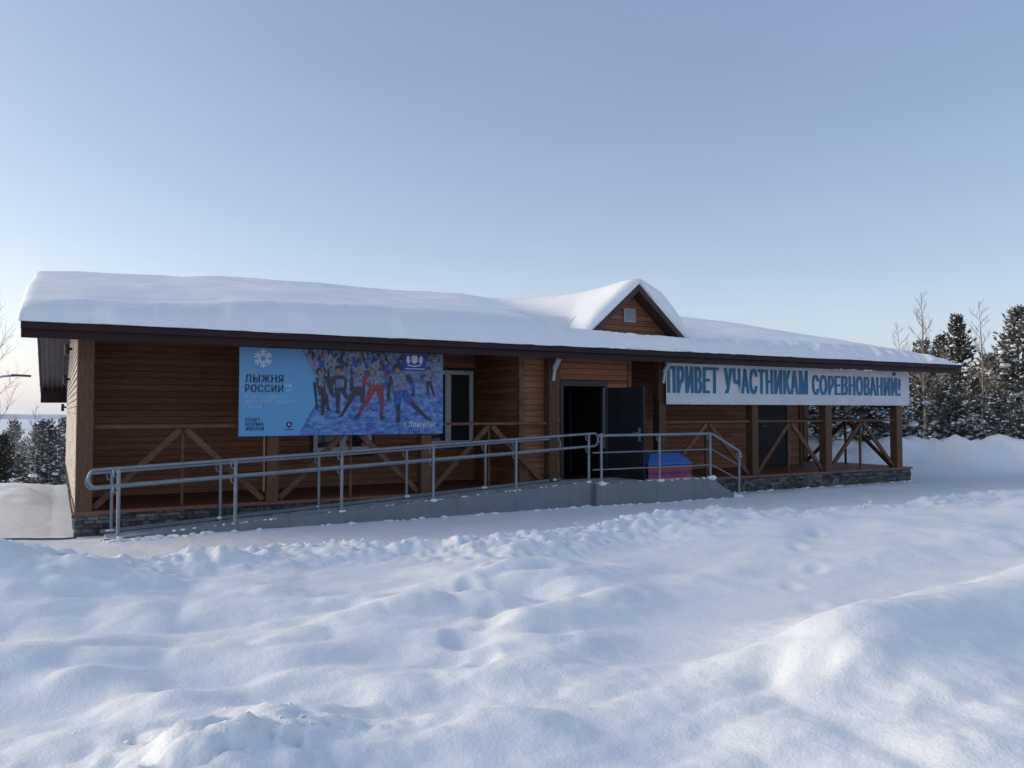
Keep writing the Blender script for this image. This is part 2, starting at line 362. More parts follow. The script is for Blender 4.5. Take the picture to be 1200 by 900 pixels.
def gz(x, y): return float(height(np.array([float(x)]), np.array([float(y)]))[0])

# far low hills on the horizon
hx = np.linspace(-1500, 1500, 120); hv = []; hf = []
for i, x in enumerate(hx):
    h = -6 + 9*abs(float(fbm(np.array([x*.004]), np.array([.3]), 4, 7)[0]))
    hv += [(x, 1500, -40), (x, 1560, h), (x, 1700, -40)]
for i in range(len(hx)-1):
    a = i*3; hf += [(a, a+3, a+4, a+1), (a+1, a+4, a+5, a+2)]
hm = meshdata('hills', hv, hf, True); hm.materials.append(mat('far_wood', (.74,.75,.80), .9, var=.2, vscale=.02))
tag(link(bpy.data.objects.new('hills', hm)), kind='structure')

# ------------------------------------------------------------------ the lodge
rnd = random.Random(4)
LX = 18.05; FLOOR = .345; WY = 1.8; VX0 = 7.05; VX1 = 9.52; VY = .10
lodge = tag(empty('wooden_lodge'), 'long low brown timber ski lodge with snow covered roof and front porch', 'building')
# roof profile
EY, EZ, RY, RZ, BY, BZ = -.66, 2.83, 5.94, 4.23, 14.2, 2.42
RX0, RX1 = -.64, 19.03
def roof_z(y):
    y = np.asarray(y, float)
    return np.where(y < RY, EZ+(y-EY)*(RZ-EZ)/(RY-EY), RZ+(y-RY)*(BZ-RZ)/(BY-RY))
# plinth
m = MB(); m.box(.03, LX-.03, -.02, 13.4, -.5, .30)
plinth = m.build('plinth', M['mortar'], lodge)
st = MB()
def stones(a0, a1, horiz):
    z = -.06
    while z < .285:
        h = rnd.uniform(.042, .062); a = a0 - rnd.uniform(0,.1)
        while a < a1:
            l = rnd.uniform(.09,.24); p = rnd.uniform(.012,.045)
            z1 = min(z+h-.006, .298); b = min(a+l-.008, a1); a_ = max(a, a0)
            if b-a_ > .03:
                if horiz: st.box(a_, b, -.02-p, -.018, z, z1)
                else: st.box(.03-p, .032, a_, b, z, z1)
            a += l
        z += h
stones(0, LX, True); stones(-.02, 13.4, False)
sf_ = tag(st.build('stone_facing', M['stone'], plinth), kind='stuff')
M['stone_b'] = mat('stone_b', (.10,.10,.105), .85, c2=(.22,.21,.21), vscale=14, bump=.6, bscale=60, detail=3); M['stone_c'] = mat('stone_c', (.03,.03,.034), .85, c2=(.09,.088,.09), vscale=14, bump=.6, bscale=60, detail=3)
sf_.data.materials.append(M['stone_b']); sf_.data.materials.append(M['stone_c'])
sf_.data.polygons.foreach_set('material_index', [k for _ in range(len(sf_.data.polygons)//6) for k in [rnd.choice((0,0,1,2,2))]*6])
m = MB(); m.bbox(-.02, LX+.03, -.09, WY+.2, .30, FLOOR, .006)
floor = m.build('porch_floor', M['floor'], lodge)
# board prototypes
bm_ = meshdata('board', [(0,-.030,0),(1,-.030,0),(1,-.026,.008),(0,-.026,.008),(0,-.014,.098),(1,-.014,.098),(1,0,.098),(0,0,.098),(1,0,0),(0,0,0),(0,-.0245,.0),(1,-.0245,.0)],
   [(0,1,2,3),(3,2,5,4),(4,5,6,7),(7,6,8,9),(0,9,8,1),(0,3,4,7,9),(1,8,6,5,2)])
bm_.materials.append(M['board'])
PITCH_B = .105
bm_f = bm_.copy(); bm_f.materials.clear(); bm_f.materials.append(M['frost_glare'])
def board(parent, x, y, z, length, rotz=0, hs=1.0, data=None):
    o = bpy.data.objects.new('board', data or bm_); o.location = (x, y, z); o.rotation_euler = (0,0,rotz); o.scale = (length, 1, hs)
    return link(o, parent)
def boards(parent, a0, a1, plane, z0, z1, side=False, holes=(), maxlen=3.2):
    z = z0; row = 0
    while z < z1-.03:
        segs = [(a0, a1)]
        for (h0, h1, b0, b1) in holes:
            if z+PITCH_B > b0+.02 and z < b1-.02:
                ns = []
                for s0, s1 in segs:
                    if h1 <= s0 or h0 >= s1: ns.append((s0,s1))
                    else:
                        if h0-s0 > .03: ns.append((s0,h0))
                        if s1-h1 > .03: ns.append((h1,s1))
                segs = ns
        for s0, s1 in segs:
            L = s1-s0; cuts = [s0]
            if L > maxlen*1.15:
                c = s0 + rnd.uniform(.35, 1.)*maxlen
                while c < s1-.5:
                    cuts.append(c); c += rnd.uniform(.8,1)*maxlen
            cuts.append(s1)
            hs = min(1, (z1-z)/.098)
            for c0, c1 in zip(cuts, cuts[1:]):
                if side: board(parent, plane, c1-.002, z, c1-c0-.004, R(-90), hs)
                else: board(parent, c0+.002, plane, z, c1-c0-.004, 0, hs)
        z += PITCH_B; row += 1
# front wall
H1 = (3.70,4.90,.92,2.50); H2 = (5.80,7.00,1.00,2.56); H3 = (14.64,15.84,.3,2.52)
m = MB(); m.box(.02, VX0-.02, WY, WY+.12, FLOOR, 3.15); wall = m.build('front_wall', M['backing'], lodge)
boards(wall, .12, VX0-.04, WY, FLOOR+.012, 3.1, holes=(H1,H2))
m = MB(); m.box(VX1+.02, 16.32, WY, WY+.12, FLOOR, 3.15); wallr = m.build('front_wall', M['backing'], lodge)
boards(wallr, VX1+.05, 16.26, WY, FLOOR+.012, 3.1, holes=(H3,))
m = MB(); m.prism([(WY+.12,FLOOR),(13.4,.0),(13.4,2.5),(RY,4.05),(WY+.12,3.15)], 'x', 16.18, 16.32); m.build('end_wall', M['backing'], lodge)
m = MB(); m.box(.02, 16.3, 13.3, 13.4, .0, 2.45); m.build('rear_wall', M['backing'], lodge)
m = MB(); m.box(16.24, 16.34, WY-.05, WY-.001, FLOOR, 3.1); m.build('corner_board', M['timber'], lodge)
# end wall towards the sun
m = MB(); m.prism([(.1,.29),(13.4,.29),(13.4,2.42),(RY,4.02),(.1,2.78)], 'x', .03, .12); ew = m.build('end_wall', M['backing'], lodge)
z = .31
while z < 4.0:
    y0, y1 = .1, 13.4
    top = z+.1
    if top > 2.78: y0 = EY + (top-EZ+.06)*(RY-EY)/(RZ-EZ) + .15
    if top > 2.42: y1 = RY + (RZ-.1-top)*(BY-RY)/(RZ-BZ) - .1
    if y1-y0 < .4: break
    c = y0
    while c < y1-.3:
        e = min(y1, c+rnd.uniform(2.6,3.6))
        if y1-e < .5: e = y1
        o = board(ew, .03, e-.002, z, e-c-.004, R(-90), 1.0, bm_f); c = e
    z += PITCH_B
# vestibule with the open doorway
DX0, DX1, DZ = 7.90, 8.98, 2.28
m = MB()
m.box(VX0, DX0, VY, VY+.1, FLOOR, 2.95); m.box(DX1, VX1, VY, VY+.1, FLOOR, 2.95); m.box(DX0, DX1, VY, VY+.1, DZ, 2.95)
m.box(VX0, VX0+.1, VY+.1, WY+.1, FLOOR, 3.1); m.box(VX1-.1, VX1, VY+.1, WY+.1, FLOOR, 3.1)
ves = m.build('vestibule', M['backing'], lodge)
boards(ves, VX0+.07, DX0-.005, VY, FLOOR+.012, 2.9); boards(ves, DX1+.005, VX1-.02, VY, FLOOR+.012, DZ)
boards(ves, DX0+.0, VX1-.05, VY, DZ+.02, 2.9)
boards(ves, VY+.06, WY-.035, VX0, FLOOR+.012, 3.1, side=True)
for o in list(ves.children)[-26:]: o.location.x -= 0
m = MB(); m.box(VX0-.033, VX0+.065, VY-.045, VY-.001, FLOOR, 2.92); m.box(VX0-.033,VX0-.001,VY,VY+.055,FLOOR,2.92); m.build('corner_board', M['rail_wood'], ves)
m = MB(); m.box(VX1-.048, VX1+.03, VY-.045, VY-.001, FLOOR, 2.92); m.build('corner_board', M['rail_wood'], ves)
m = MB(); m.box(VX0-.06, VX0-.034, WY-.075, WY-.033, FLOOR, 3.0); m.build('corner_board', M['rail_wood'], ves)
m = MB(); m.box(VX0+.1, VX1-.1, WY+.6, WY+.7, FLOOR, 3.0); m.box(VX0+.1, VX1-.1, VY+.11, WY+.6, 2.6, 2.7); m.box(VX0+.1,VX1-.1,VY+.12,WY+.6,FLOOR+.002,FLOOR+.012); m.build('lobby', M['interior'], ves)
m = MB(); m.box(8.15, 8.22, 1.2, 1.3, FLOOR+.012, 2.3); m.box(8.85,8.92,1.2,1.3,FLOOR+.012,2.3); m.box(8.22,8.85,1.2,1.3,2.2,2.3); m.build('inner_door_frame', M['door_frame'], ves)
m = MB(); f = .07
m.box(DX0, DX0+f, VY-.04, VY+.12, FLOOR+.01, DZ); m.box(DX1-f, DX1, VY-.04, VY+.12, FLOOR+.01, DZ); m.box(DX0+f, DX1-f, VY-.04, VY+.12, DZ-.1, DZ)
m.box(DX0+f, DX1-f, VY-.03, VY+.12, FLOOR+.01, FLOOR+.05)
m.build('door_frame', M['door_frame'], lodge)
m = MB(); m.box(DX1-f-.035, DX1-f-.002, VY-.05, VY-.002, 1.0, DZ-.13); m.build('door_strip', M['steel'], lodge)
# leaf swung outwards
dl = empty('door_pivot', (0,0,0)); bpy.data.objects.remove(dl)
m = MB(); m.bbox(0, .94, -.025, .025, 0, 1.70, .008)
leaf = m.build('door_leaf', M['door'], lodge); leaf.location = (DX1-.01, VY-.075, .455); leaf.rotation_euler = (0,0,R(-82.5))
tag(leaf, 'dark steel entrance door leaf swung open')
m = MB(); m.box(.83,.87,-.055,-.0255,.70,.95); m.tube([(.85,-.05,.86),(.85,-.09,.86),(.74,-.09,.86)], .01, 8); m.build('handle', M['steel'], leaf)
for (a0,a1,c0,c1) in ((.1,.80,.1,.62),(.1,.80,1.0,1.6)):
    m = MB(); m.box(a0,a1,-.031,-.0252,c0,c0+.02); m.box(a0,a1,-.031,-.0252,c1-.02,c1); m.box(a0,a0+.02,-.031,-.0252,c0+.02,c1-.02); m.box(a1-.02,a1,-.031,-.0252,c0+.02,c1-.02)
    m.build('door_moulding', M['door'], leaf)
# second door at the terrace
m = MB(); m.bbox(14.74, 15.74, WY-.045, WY-.004, FLOOR+.02, 2.42, .006)
d2 = m.build('terrace_door', M['door'], lodge)
m = MB(); m.box(14.66,14.738,WY-.06,WY-.002,FLOOR+.003,2.50); m.box(15.742,15.82,WY-.06,WY-.002,FLOOR+.003,2.50); m.box(14.738,15.742,WY-.06,WY-.002,2.422,2.50); m.build('door_frame', M['door_frame'], d2)
m = MB(); m.tube([(14.86,WY-.046,1.35),(14.86,WY-.1,1.35),(14.98,WY-.1,1.35)], .011, 8); m.build('handle', M['steel'], d2)
# windows
def window(x0, x1, z0, z1):
    f = .048; y0 = WY-.05; y1 = WY-.004
    m = MB(); xm = (x0+x1)/2
    m.box(x0,x0+f,y0,y1,z0,z1); m.box(x1-f,x1,y0,y1,z0,z1); m.box(x0+f,x1-f,y0,y1,z1-f,z1); m.box(x0+f,x1-f,y0,y1,z0,z0+f); m.box(xm-.032,xm+.032,y0-.004,y1,z0+f,z1-f)
    w_ = m.build('window', M['pvc'], lodge)
    for a, b in ((x0+f, xm-.032),(xm+.032, x1-f)):
        m = MB(); s = .028
        m.box(a,a+s,y0+.008,y1,z0+f,z1-f); m.box(b-s,b,y0+.008,y1,z0+f,z1-f); m.box(a+s,b-s,y0+.008,y1,z0+f,z0+f+s); m.box(a+s,b-s,y0+.008,y1,z1-f-s,z1-f); m.build('sash', M['pvc'], w_)
        m = MB(); m.box(a+s,b-s,WY-.025,WY-.006,z0+f+s,z1-f-s); m.build('pane', M['glass'], w_)
    m = MB(); t = .055
    m.box(x0-t,x0-.002,y0+.01,y1,z0-t,z1+t); m.box(x1+.002,x1+t,y0+.01,y1,z0-t,z1+t); m.box(x0-.002,x1+.002,y0+.01,y1,z1+.002,z1+t); m.build('reveal', M['trim_dark'], w_)
    m = MB(); m.bbox(x0-.05, x1+.05, y0-.07, y1, z0-.045, z0-.004, .006); m.build('sill', M['trim_dark'], w_)
window(3.76, 4.84, .98, 2.44); window(5.86, 6.94, 1.06, 2.50)
# posts
PX = [.10, 2.62, 5.14, 7.64, 10.20, 12.74, 15.05, 17.58]
for i, x in enumerate(PX):
    m = MB(); top = 2.80; hw = .105 if i in (0,6,7) else .092
    m.bbox(-hw, hw, -.10, .10, 0, top-FLOOR, .012); o = m.build('post', M['timber'], lodge, loc=(x, 0, FLOOR))
    if i in (3,): o.location.y = -.015
# porch railings, bay by bay
def railing(p, q, loc_name='railing', xbrace=False):
    p = Vector(p); q = Vector(q); d = (q-p); mid = (p+q)/2; n = Vector((0,0,1)).cross(d).normalized()
    m = MB(); m.beam(p+Vector((0,0,1.145)), q+Vector((0,0,1.145)), .09, .045); r = m.build('railing', M['rail_wood'], lodge)
    for a in (p, q):
        e = d.normalized()*(.02 if a is p else -.02)
        m = MB(); m.beam(a+e+Vector((0,0,.03)), mid-e*1.8+Vector((0,0,1.10)), .05, .085); m.build('brace', M['rail_wood'], r)
    m = MB(); m.beam(mid+n*.055+Vector((0,0,.0)), mid+n*.055+Vector((0,0,1.12)), .04, .045); m.build('baluster', M['rail_wood'], r)
    return r
for i in (0,1,2,4,5,6):
    railing((PX[i]+.1, 0, FLOOR), (PX[i+1]-.1, 0, FLOOR))
railing((PX[7], .12, FLOOR), (PX[7], 2.7, FLOOR)); railing((PX[7], 2.9, FLOOR), (PX[7], 5.4, FLOOR))
for y in (2.8, 5.5):
    m = MB(); m.bbox(-.09, .09, -.09, .09, 0, 2.9, .012); m.build('post', M['timber'], lodge, loc=(PX[7], y, FLOOR))
m = MB(); m.box(16.34, LX-.05, WY+.2, 5.7, .05, FLOOR-.003); m.build('terrace_floor', M['floor'], lodge)
m = MB(); m.box(-.012,.012,-.02,.02,0,1.0); m.build('batten', M['pine_lath'], lodge, loc=(2.49,-.09,.50))
# roof slab
m = MB(); TH = .13
m.prism([(EY,EZ),(RY,RZ),(BY,BZ),(BY,BZ-TH),(RY,RZ-TH),(EY,EZ-TH)], 'x', RX0+.03, RX1-.03)
roof = m.build('roof', M['soffit'], lodge)
m = MB(); m.box(RX0, RX1, EY-.045, EY-.002, 2.635, EZ+.005); m.build('fascia', M['fascia'], roof)
m = MB(); m.prism([(EY-.12,2.745),(EY-.047,2.735),(EY-.047,EZ+.012),(EY-.125,EZ-.005)], 'x', RX0-.01, RX1+.01); m.build('gutter', M['fascia'], roof)
m = MB(); m.box(RX0, RX1, BY+.002, BY+.045, 1.95, BZ+.01); m.build('fascia', M['fascia'], roof)
for xx in ((RX0-.01, RX0+.028),(RX1-.028, RX1+.01)):
    m = MB(); m.prism([(EY-.0,EZ+.01),(RY,RZ+.01),(RY,RZ-.19),(EY-.0,EZ-.19)], 'x', *xx); m.build('barge_board', M['fascia'], roof)
    m = MB(); m.prism([(RY+.002,RZ+.01),(BY,BZ+.01),(BY,BZ-.19),(RY+.002,RZ-.19)], 'x', *xx); m.build('barge_board', M['fascia'], roof)
# ribbed metal soffit under the gable overhang
x = RX0+.04
while x < -.02:
    m = MB(); m.prism([(RY+.3,RZ-TH-.066),(BY-.01,BZ-TH-.004),(BY-.01,BZ-TH-.034),(RY+.3,RZ-TH-.096)], 'x', x, x+.05); x += .115
    m.build('soffit_rib', M['soffit'], roof)
m = MB(); m.box(RX0+.03, 0, BY-.30, BY, 1.97, 2.02); m.box(RX0+.03,0,BY-.3,BY-.28,2.02,2.36); m.build('eave_box', M['fascia'], roof)
# dormer
DCX, DHW, DAZ, DBZ, DY = 9.66, 1.24, 4.19, 3.12, .0
sl = (DAZ-DBZ)/DHW
m = MB(); m.prism([(DCX-DHW+.12,2.95),(DCX+DHW-.12,2.95),(DCX,DAZ-.1)], 'y', .32, .40); dm = m.build('dormer', M['backing'], lodge)
z = 3.0
while z < DAZ-.16:
    hb = (DAZ-.085-z)/sl; ht = max((DAZ-.085-z-.098)/sl, .01); hh = min(.098, DAZ-.09-z)
    if hb > .05:
        m = MB(); m.add([(DCX-hb,.290,z),(DCX+hb,.290,z),(DCX+ht,.306,z+hh),(DCX-ht,.306,z+hh),(DCX-hb,.319,z),(DCX+hb,.319,z),(DCX+ht,.319,z+hh),(DCX-ht,.319,z+hh)],
            [(0,1,2,3),(7,6,5,4),(0,4,5,1),(1,5,6,2),(2,6,7,3),(3,7,4,0)]); m.build('board', M['board'], dm)
    z += PITCH_B
for s in (-1,1):
    m = MB(); yb = 6.2
    P = [(DCX, DAZ), (DCX+s*(DHW+.05), DBZ-.04), (DCX+s*(DHW+.05), DBZ-.12), (DCX, DAZ-.08)]
    m.prism(P if s>0 else P[::-1], 'y', -.02, .8); m.build('dormer_roof', M['barge'], dm)
    P = [(DCX, DAZ+.012), (DCX+s*(DHW+.06), DBZ-.04), (DCX+s*(DHW+.06), DBZ-.15), (DCX, DAZ-.13)]
    m = MB(); m.prism(P if s>0 else P[::-1], 'y', -.055, -.022); m.build('barge_board', M['barge'], dm)
m = MB(); m.box(9.54,9.56,.262,.288,3.48,3.75); m.box(9.80,9.82,.262,.288,3.48,3.75); m.box(9.56,9.80,.262,.288,3.73,3.75); m.box(9.56,9.80,.262,.288,3.48,3.50)
vent = m.build('vent_grille', M['lampwhite'], dm)
for k in range(6):
    zz = 3.505+k*.037; m = MB(); m.prism([(.268,zz),(.272,zz),(.284,zz+.031),(.280,zz+.031)], 'x', 9.562, 9.798); m.build('slat', M['lampwhite'], vent)

# ------------------------------------------------------------------ snow on the roof
def smax(a, b, k):
    h = np.clip(.5+.5*(a-b)/k, 0, 1); return b*(1-h)+a*h + k*h*(1-h)
sx = np.concatenate([np.linspace(RX0-.04, -.2, 24), np.linspace(-.12, 18.4, 480), np.linspace(18.46, RX1+.04, 14)])
sy = np.concatenate([np.linspace(EY-.15, .15, 32), np.linspace(.18, 6.6, 90), np.linspace(6.75, BY+.06, 36)])
SX, SY = np.meshgrid(sx, sy)
base = roof_z(np.clip(SY, EY, BY)) + .006
de = SY-(EY-.15); db = (BY+.06)-SY; dl_ = SX-(RX0-.04); dr = (RX1+.04)-SX
def rd(d, r): 
    t = np.clip(d/r, 0, 1); return np.sqrt(np.clip(1-(1-t)**2, 0, 1))
T0 = .27 + .20*sst(SX,-1.2,3.5) - .13*sst(SX, 7, 12) - .12*sst(SX,15,19)
rl = (1-np.clip(1-dl_/.26,0,1)**4)**.25
T = T0*rd(de, .34+.12*fbm(SX*.6,SX*0,2,4))*rd(db,.4)*(.12+.88*rl)*(.3+.7*rd(dr,1.6))
T = T*(1+.12*fbm(SX*.45, SY*.9, 3, 14)) + .05*fbm(SX*.8, SY*.5, 3, 15)*np.clip(T/.2,0,1)
T = T + .055*np.sin(np.clip((SY-EY)/1.1,0,3.14*1.2))*np.clip(T/.2,0,1)*(1-sst(SX,6.5,8))       # the bulge over the eave
T = T*(1-(.80-.16*np.exp(-((SX-DCX+.1)/.7)**2))*np.exp(-(((SX-DCX+.22)/1.95)**6))*sst(SY,-1.0,.05)*(1-sst(SY,.35,.8)))
T = T + (.018+.03*sst(SX,6,9))*fbm(SX*4.3,SY*5,4,18)*np.exp(-(de/.4)**2) + .010*fbm(SX*1.3,SY*7,3,28)*np.clip(T/.2,0,1)
edge_gap = sst(SX,8,16)*.11*np.clip(fbm(SX*3.1, SY*1.5, 3, 19)+.15,0,1)*np.exp(-((de-.18)/.14)**2)*3
T = np.clip(T-edge_gap, 0.0, 2)
TOP = base+T
dtop = DAZ + .02 + .27 - sl*np.sqrt((SX-DCX)**2+.045)*1.0 + .05*fbm(SX*.9,SY*.7,2,25)
wgt = sst(SY, .52, .60)
kk = .02+.65*sst(SY,.35,2.0)
comb = smax(TOP, dtop, kk)
tt = sst(np.abs(SX-DCX), DHW-.12, DHW+.35)
TOP2 = TOP + (np.maximum(comb,TOP)-TOP)*(wgt*(1-tt) + sst(SY,.30,1.5)*tt)
nxs, nys = len(sx), len(sy)
Vt = np.stack([SX.ravel(), (SY+.10*fbm(SX*2.2,SY*0,4,38)*np.exp(-(de/.12)**2)).ravel(), TOP2.ravel()], 1)
bz = base - .0; over = np.where(SY < EY-.02, -.012, 0)
Vb = np.stack([np.clip(SX,RX0-.03,RX1+.02).ravel(), np.clip(SY,EY-.11,BY+.03).ravel(), (base+.004).ravel()], 1)
ii = (np.arange(nys-1)[:,None]*nxs + np.arange(nxs-1)[None,:]).ravel()
Ft = np.stack([ii, ii+1, ii+nxs+1, ii+nxs], 1); n0 = len(Vt)
Fb = np.stack([ii, ii+nxs, ii+nxs+1, ii+1], 1)+n0
ring = []
b0 = np.arange(nxs-1); ring.append(np.stack([b0+n0, b0+1+n0, b0+1, b0],1))
b1 = (nys-1)*nxs+np.arange(nxs-1); ring.append(np.stack([b1, b1+1, b1+1+n0, b1+n0],1))
b2 = np.arange(nys-1)*nxs; ring.append(np.stack([b2, b2+nxs, b2+nxs+n0, b2+n0],1))
b3 = np.arange(nys-1)*nxs+nxs-1; ring.append(np.stack([b3+n0, b3+nxs+n0, b3+nxs, b3],1))
me = fastmesh('roof_snow', np.concatenate([Vt,Vb]), np.concatenate([Ft,Fb]+ring))
me.polygons.foreach_set('use_smooth', np.ones(len(me.polygons), bool)); me.set_sharp_from_angle(angle=R(60)); me.materials.append(M['roof_snow'])
rs = link(bpy.data.objects.new('roof_snow', me)); tag(rs, 'thick smooth blanket of snow lying along the whole lodge roof', 'snow', kind='stuff')
# snow on the dormer's front overhang
us = np.linspace(-1, 1, 61); ys = np.concatenate([np.linspace(-.10,.12,9), np.linspace(.2,1.9,14)])
Vd = []; Fd = []
for j, y in enumerate(ys):
    fr = float(rd(np.array([y+.10]), .2)[0])
    for u in us:
        x = DCX + u*(DHW+.10); lo = DAZ + .016 - sl*abs(x-DCX)
        rt = .92 if u < 0 else .92+.62*min(1,u*2.2)
        th = (1-.45*max(0,(y-.5)/1.4))*(.25*rt*math.sqrt(max(0, 1-abs(u)**5))+.02)*(.25+.75*fr) + .03*n1(x*3, 5)
        zt = DAZ+.02+th*1.12 - sl*math.sqrt((x-DCX)**2+.035)*1.0
        zt = max(zt, lo+.02)
        Vd.append((x + u*.02*fr, y, zt))
nd = len(Vd)
for j, y in enumerate(ys):
    for u in us:
        x = DCX + u*(DHW+.07); Vd.append((x, max(y,-.06), DAZ + .016 - sl*abs(x-DCX)))
n = len(us)
for j in range(len(ys)-1):
    for i in range(n-1):
        a = j*n+i; Fd.append((a, a+1, a+n+1, a+n)); Fd.append((a+nd, a+n+nd, a+n+1+nd, a+1+nd))
for i in range(n-1):
    Fd.append((i+nd, i+1+nd, i+1, i)); a = (len(ys)-1)*n+i; Fd.append((a, a+1, a+1+nd, a+nd))
for j in range(len(ys)-1):
    a = j*n; Fd.append((a, a+n, a+n+nd, a+nd)); a = j*n+n-1; Fd.append((a+nd, a+n+nd, a+n, a))
me = meshdata('dormer_snow', Vd, Fd, True); me.set_sharp_from_angle(angle=R(60)); me.materials.append(M['roof_snow'])
tag(link(bpy.data.objects.new('dormer_snow', me)), 'rounded cap of snow hanging over the small gable dormer', 'snow', kind='stuff')

# ------------------------------------------------------------------ access ramp
ramp = tag(empty('access_ramp', (0,0,0)), 'grey metal access ramp with double handrails leading to the landing at the door', 'ramp')
RY0, RY1 = -1.15, -.11
def dk(x): return .03 + (.43-.03)*(x-.4)/(7.75-.4)        # deck height
def rl_(x): return .985 + (1.32-.985)*(x-.45)/(7.69-.45)   # top rail height
m = MB(); m.prism([(.35,dk(.35)-.06),(7.78,.36),(7.78,.43),(.35,dk(.35))], 'y', RY0+.05, RY1); m.build('deck', M['deck_plate'], ramp)
for a, b in ((.30,2.6),(2.6,5.2),(5.2,7.80)):
    m = MB(); m.prism([(a+.002,-.25),(b-.002,-.25),(b-.002,dk(b)+.075),(a+.002,max(dk(a),-.02)+.075)], 'y', RY0-.012, RY0+.012); m.build('side_panel', M['panel'], ramp)
    m = MB(); m.prism([(a+.002,dk(a)+.01),(b-.002,dk(b)+.01),(b-.002,dk(b)+.06),(a+.002,dk(a)+.06)], 'y', RY1+.002, RY1+.02); m.build('toe_board', M['panel'], ramp)
LY0 = -1.25; LZ = .455
m = MB(); m.box(7.79, 10.38, LY0+.02, -.11, LZ-.05, LZ); land = m.build('landing', M['deck_plate'], ramp)
m = MB(); m.box(7.79, 9.08, LY0-.01, LY0+.018, -.25, LZ+.012); m.build('side_panel', M['panel'], ramp)
m = MB(); m.prism([(9.084,-.25),(11.06,-.25),(11.06,.06),(10.40,LZ+.012),(9.084,LZ+.012)], 'y', LY0-.01, LY0+.018); m.build('side_panel', M['panel'], ramp)
m = MB(); m.box(7.775, 7.79, LY0-.01, RY0-.014, -.25, LZ+.012); m.build('side_panel', M['panel'], ramp)
for k in range(3):
    m = MB(); z = LZ-.12*(k+1); m.box(10.39+k*.24, 10.39+(k+1)*.24-.004, LY0+.02, -.11, z-.04, z); m.box(10.385+k*.24,10.389+k*.24,LY0+.02,-.11,z,z+.08); m.build('step', M['deck_plate'], ramp)
def rail_loop(y, dz, x0, x1, name):
    xs = np.linspace(x0, x1, 14)
    top = [(x, y, rl_(x)-dz) for x in xs]; low = [(x, y, rl_(x)-dz-.215) for x in xs]
    def loop(c, zt, zb, s):
        r = (zt-zb)/2; return [(c+s*math.sin(t)*r*.75, y, (zt+zb)/2+math.cos(t)*r) for t in np.linspace(.25, math.pi-.25, 9)]
    pts = low[::-1][:-1][::-1]
    m = MB(); m.tube(top + loop(x1, top[-1][2], low[-1][2], 1) + low[::-1] + loop(x0, top[0][2], low[0][2], -1)[::-1] + [top[0]], .0205, 10)
    return m.build(name, M['galv'], ramp, True, angle=50)
rail_loop(RY0, 0, .20, 7.80, 'handrail'); rail_loop(RY1+.02, .115, .20, 7.72, 'handrail')
FP = [.46, 1.885, 3.36, 4.80, 6.26, 7.69]; BP = [.44, 1.87, 3.33, 4.79, 6.25, 7.63]
clumps = []
def bracket(m, x, y, z):
    m.tube([(x, y, z-.13), (x-.055, y, z-.10), (x-.065, y, z-.03), (x-.05, y, z-.015)], .008, 6)
for x in FP:
    m = MB(); m.tube([(x, RY0, -.05), (x, RY0, rl_(x)-.01)], .0235, 12); m.tube([(x,RY0,dk(x)+.072),(x,RY0,dk(x)+.082)], .046, 12)
    bracket(m, x, RY0, rl_(x)); bracket(m, x, RY0, rl_(x)-.2)
    m.build('post', M['galv'], ramp, True, angle=50); clumps.append((x+rnd.uniform(-.03,.03), RY0-.01, dk(x)+.076, rnd.uniform(.03,.075)))
for x in BP:
    m = MB(); m.tube([(x, RY1+.02, -.02), (x, RY1+.02, rl_(x)-.125)], .0235, 12); bracket(m, x, RY1+.02, rl_(x)-.11)
    m.build('post', M['galv'], ramp, True, angle=50); clumps.append((x+rnd.uniform(-.03,.03), RY1+.0, dk(x)+.04, rnd.uniform(.03,.06)))
LP = [7.88, 9.15, 10.36]
for x in LP:
    m = MB(); m.tube([(x, LY0, .1), (x, LY0, 1.29 if x > 8 else 1.33)], .0245, 12); m.tube([(x,LY0,LZ+.008),(x,LY0,LZ+.018)], .05, 12); bracket(m, x, LY0, 1.29)
    m.build('post', M['galv'], ramp, True, angle=50); clumps.append((x+.02, LY0-.01, LZ+.018, .085))
m = MB(); m.tube([(11.08, LY0, .0), (11.10, LY0, .95)], .0245, 12); bracket(m, 11.1, LY0, .93); m.build('post', M['galv'], ramp, True, angle=50); clumps.append((11.03, LY0-.02, .10, .09))
m = MB(); m.tube([(7.80,LY0,1.29),(10.36,LY0,1.29),(10.42,LY0,1.28),(11.08,LY0,.955),(11.13,LY0,.90),(11.14,LY0,.82)], .0255, 10); m.build('handrail', M['galv'], ramp, True, angle=50)
for dz in (.29, .58):
    m = MB(); m.tube([(7.70,LY0,1.29-dz),(10.36,LY0,1.29-dz),(10.42,LY0,1.28-dz),(11.09,LY0,.955-dz*.95)], .0115, 8); m.build('rail_bar', M['galv'], ramp, True, angle=50)
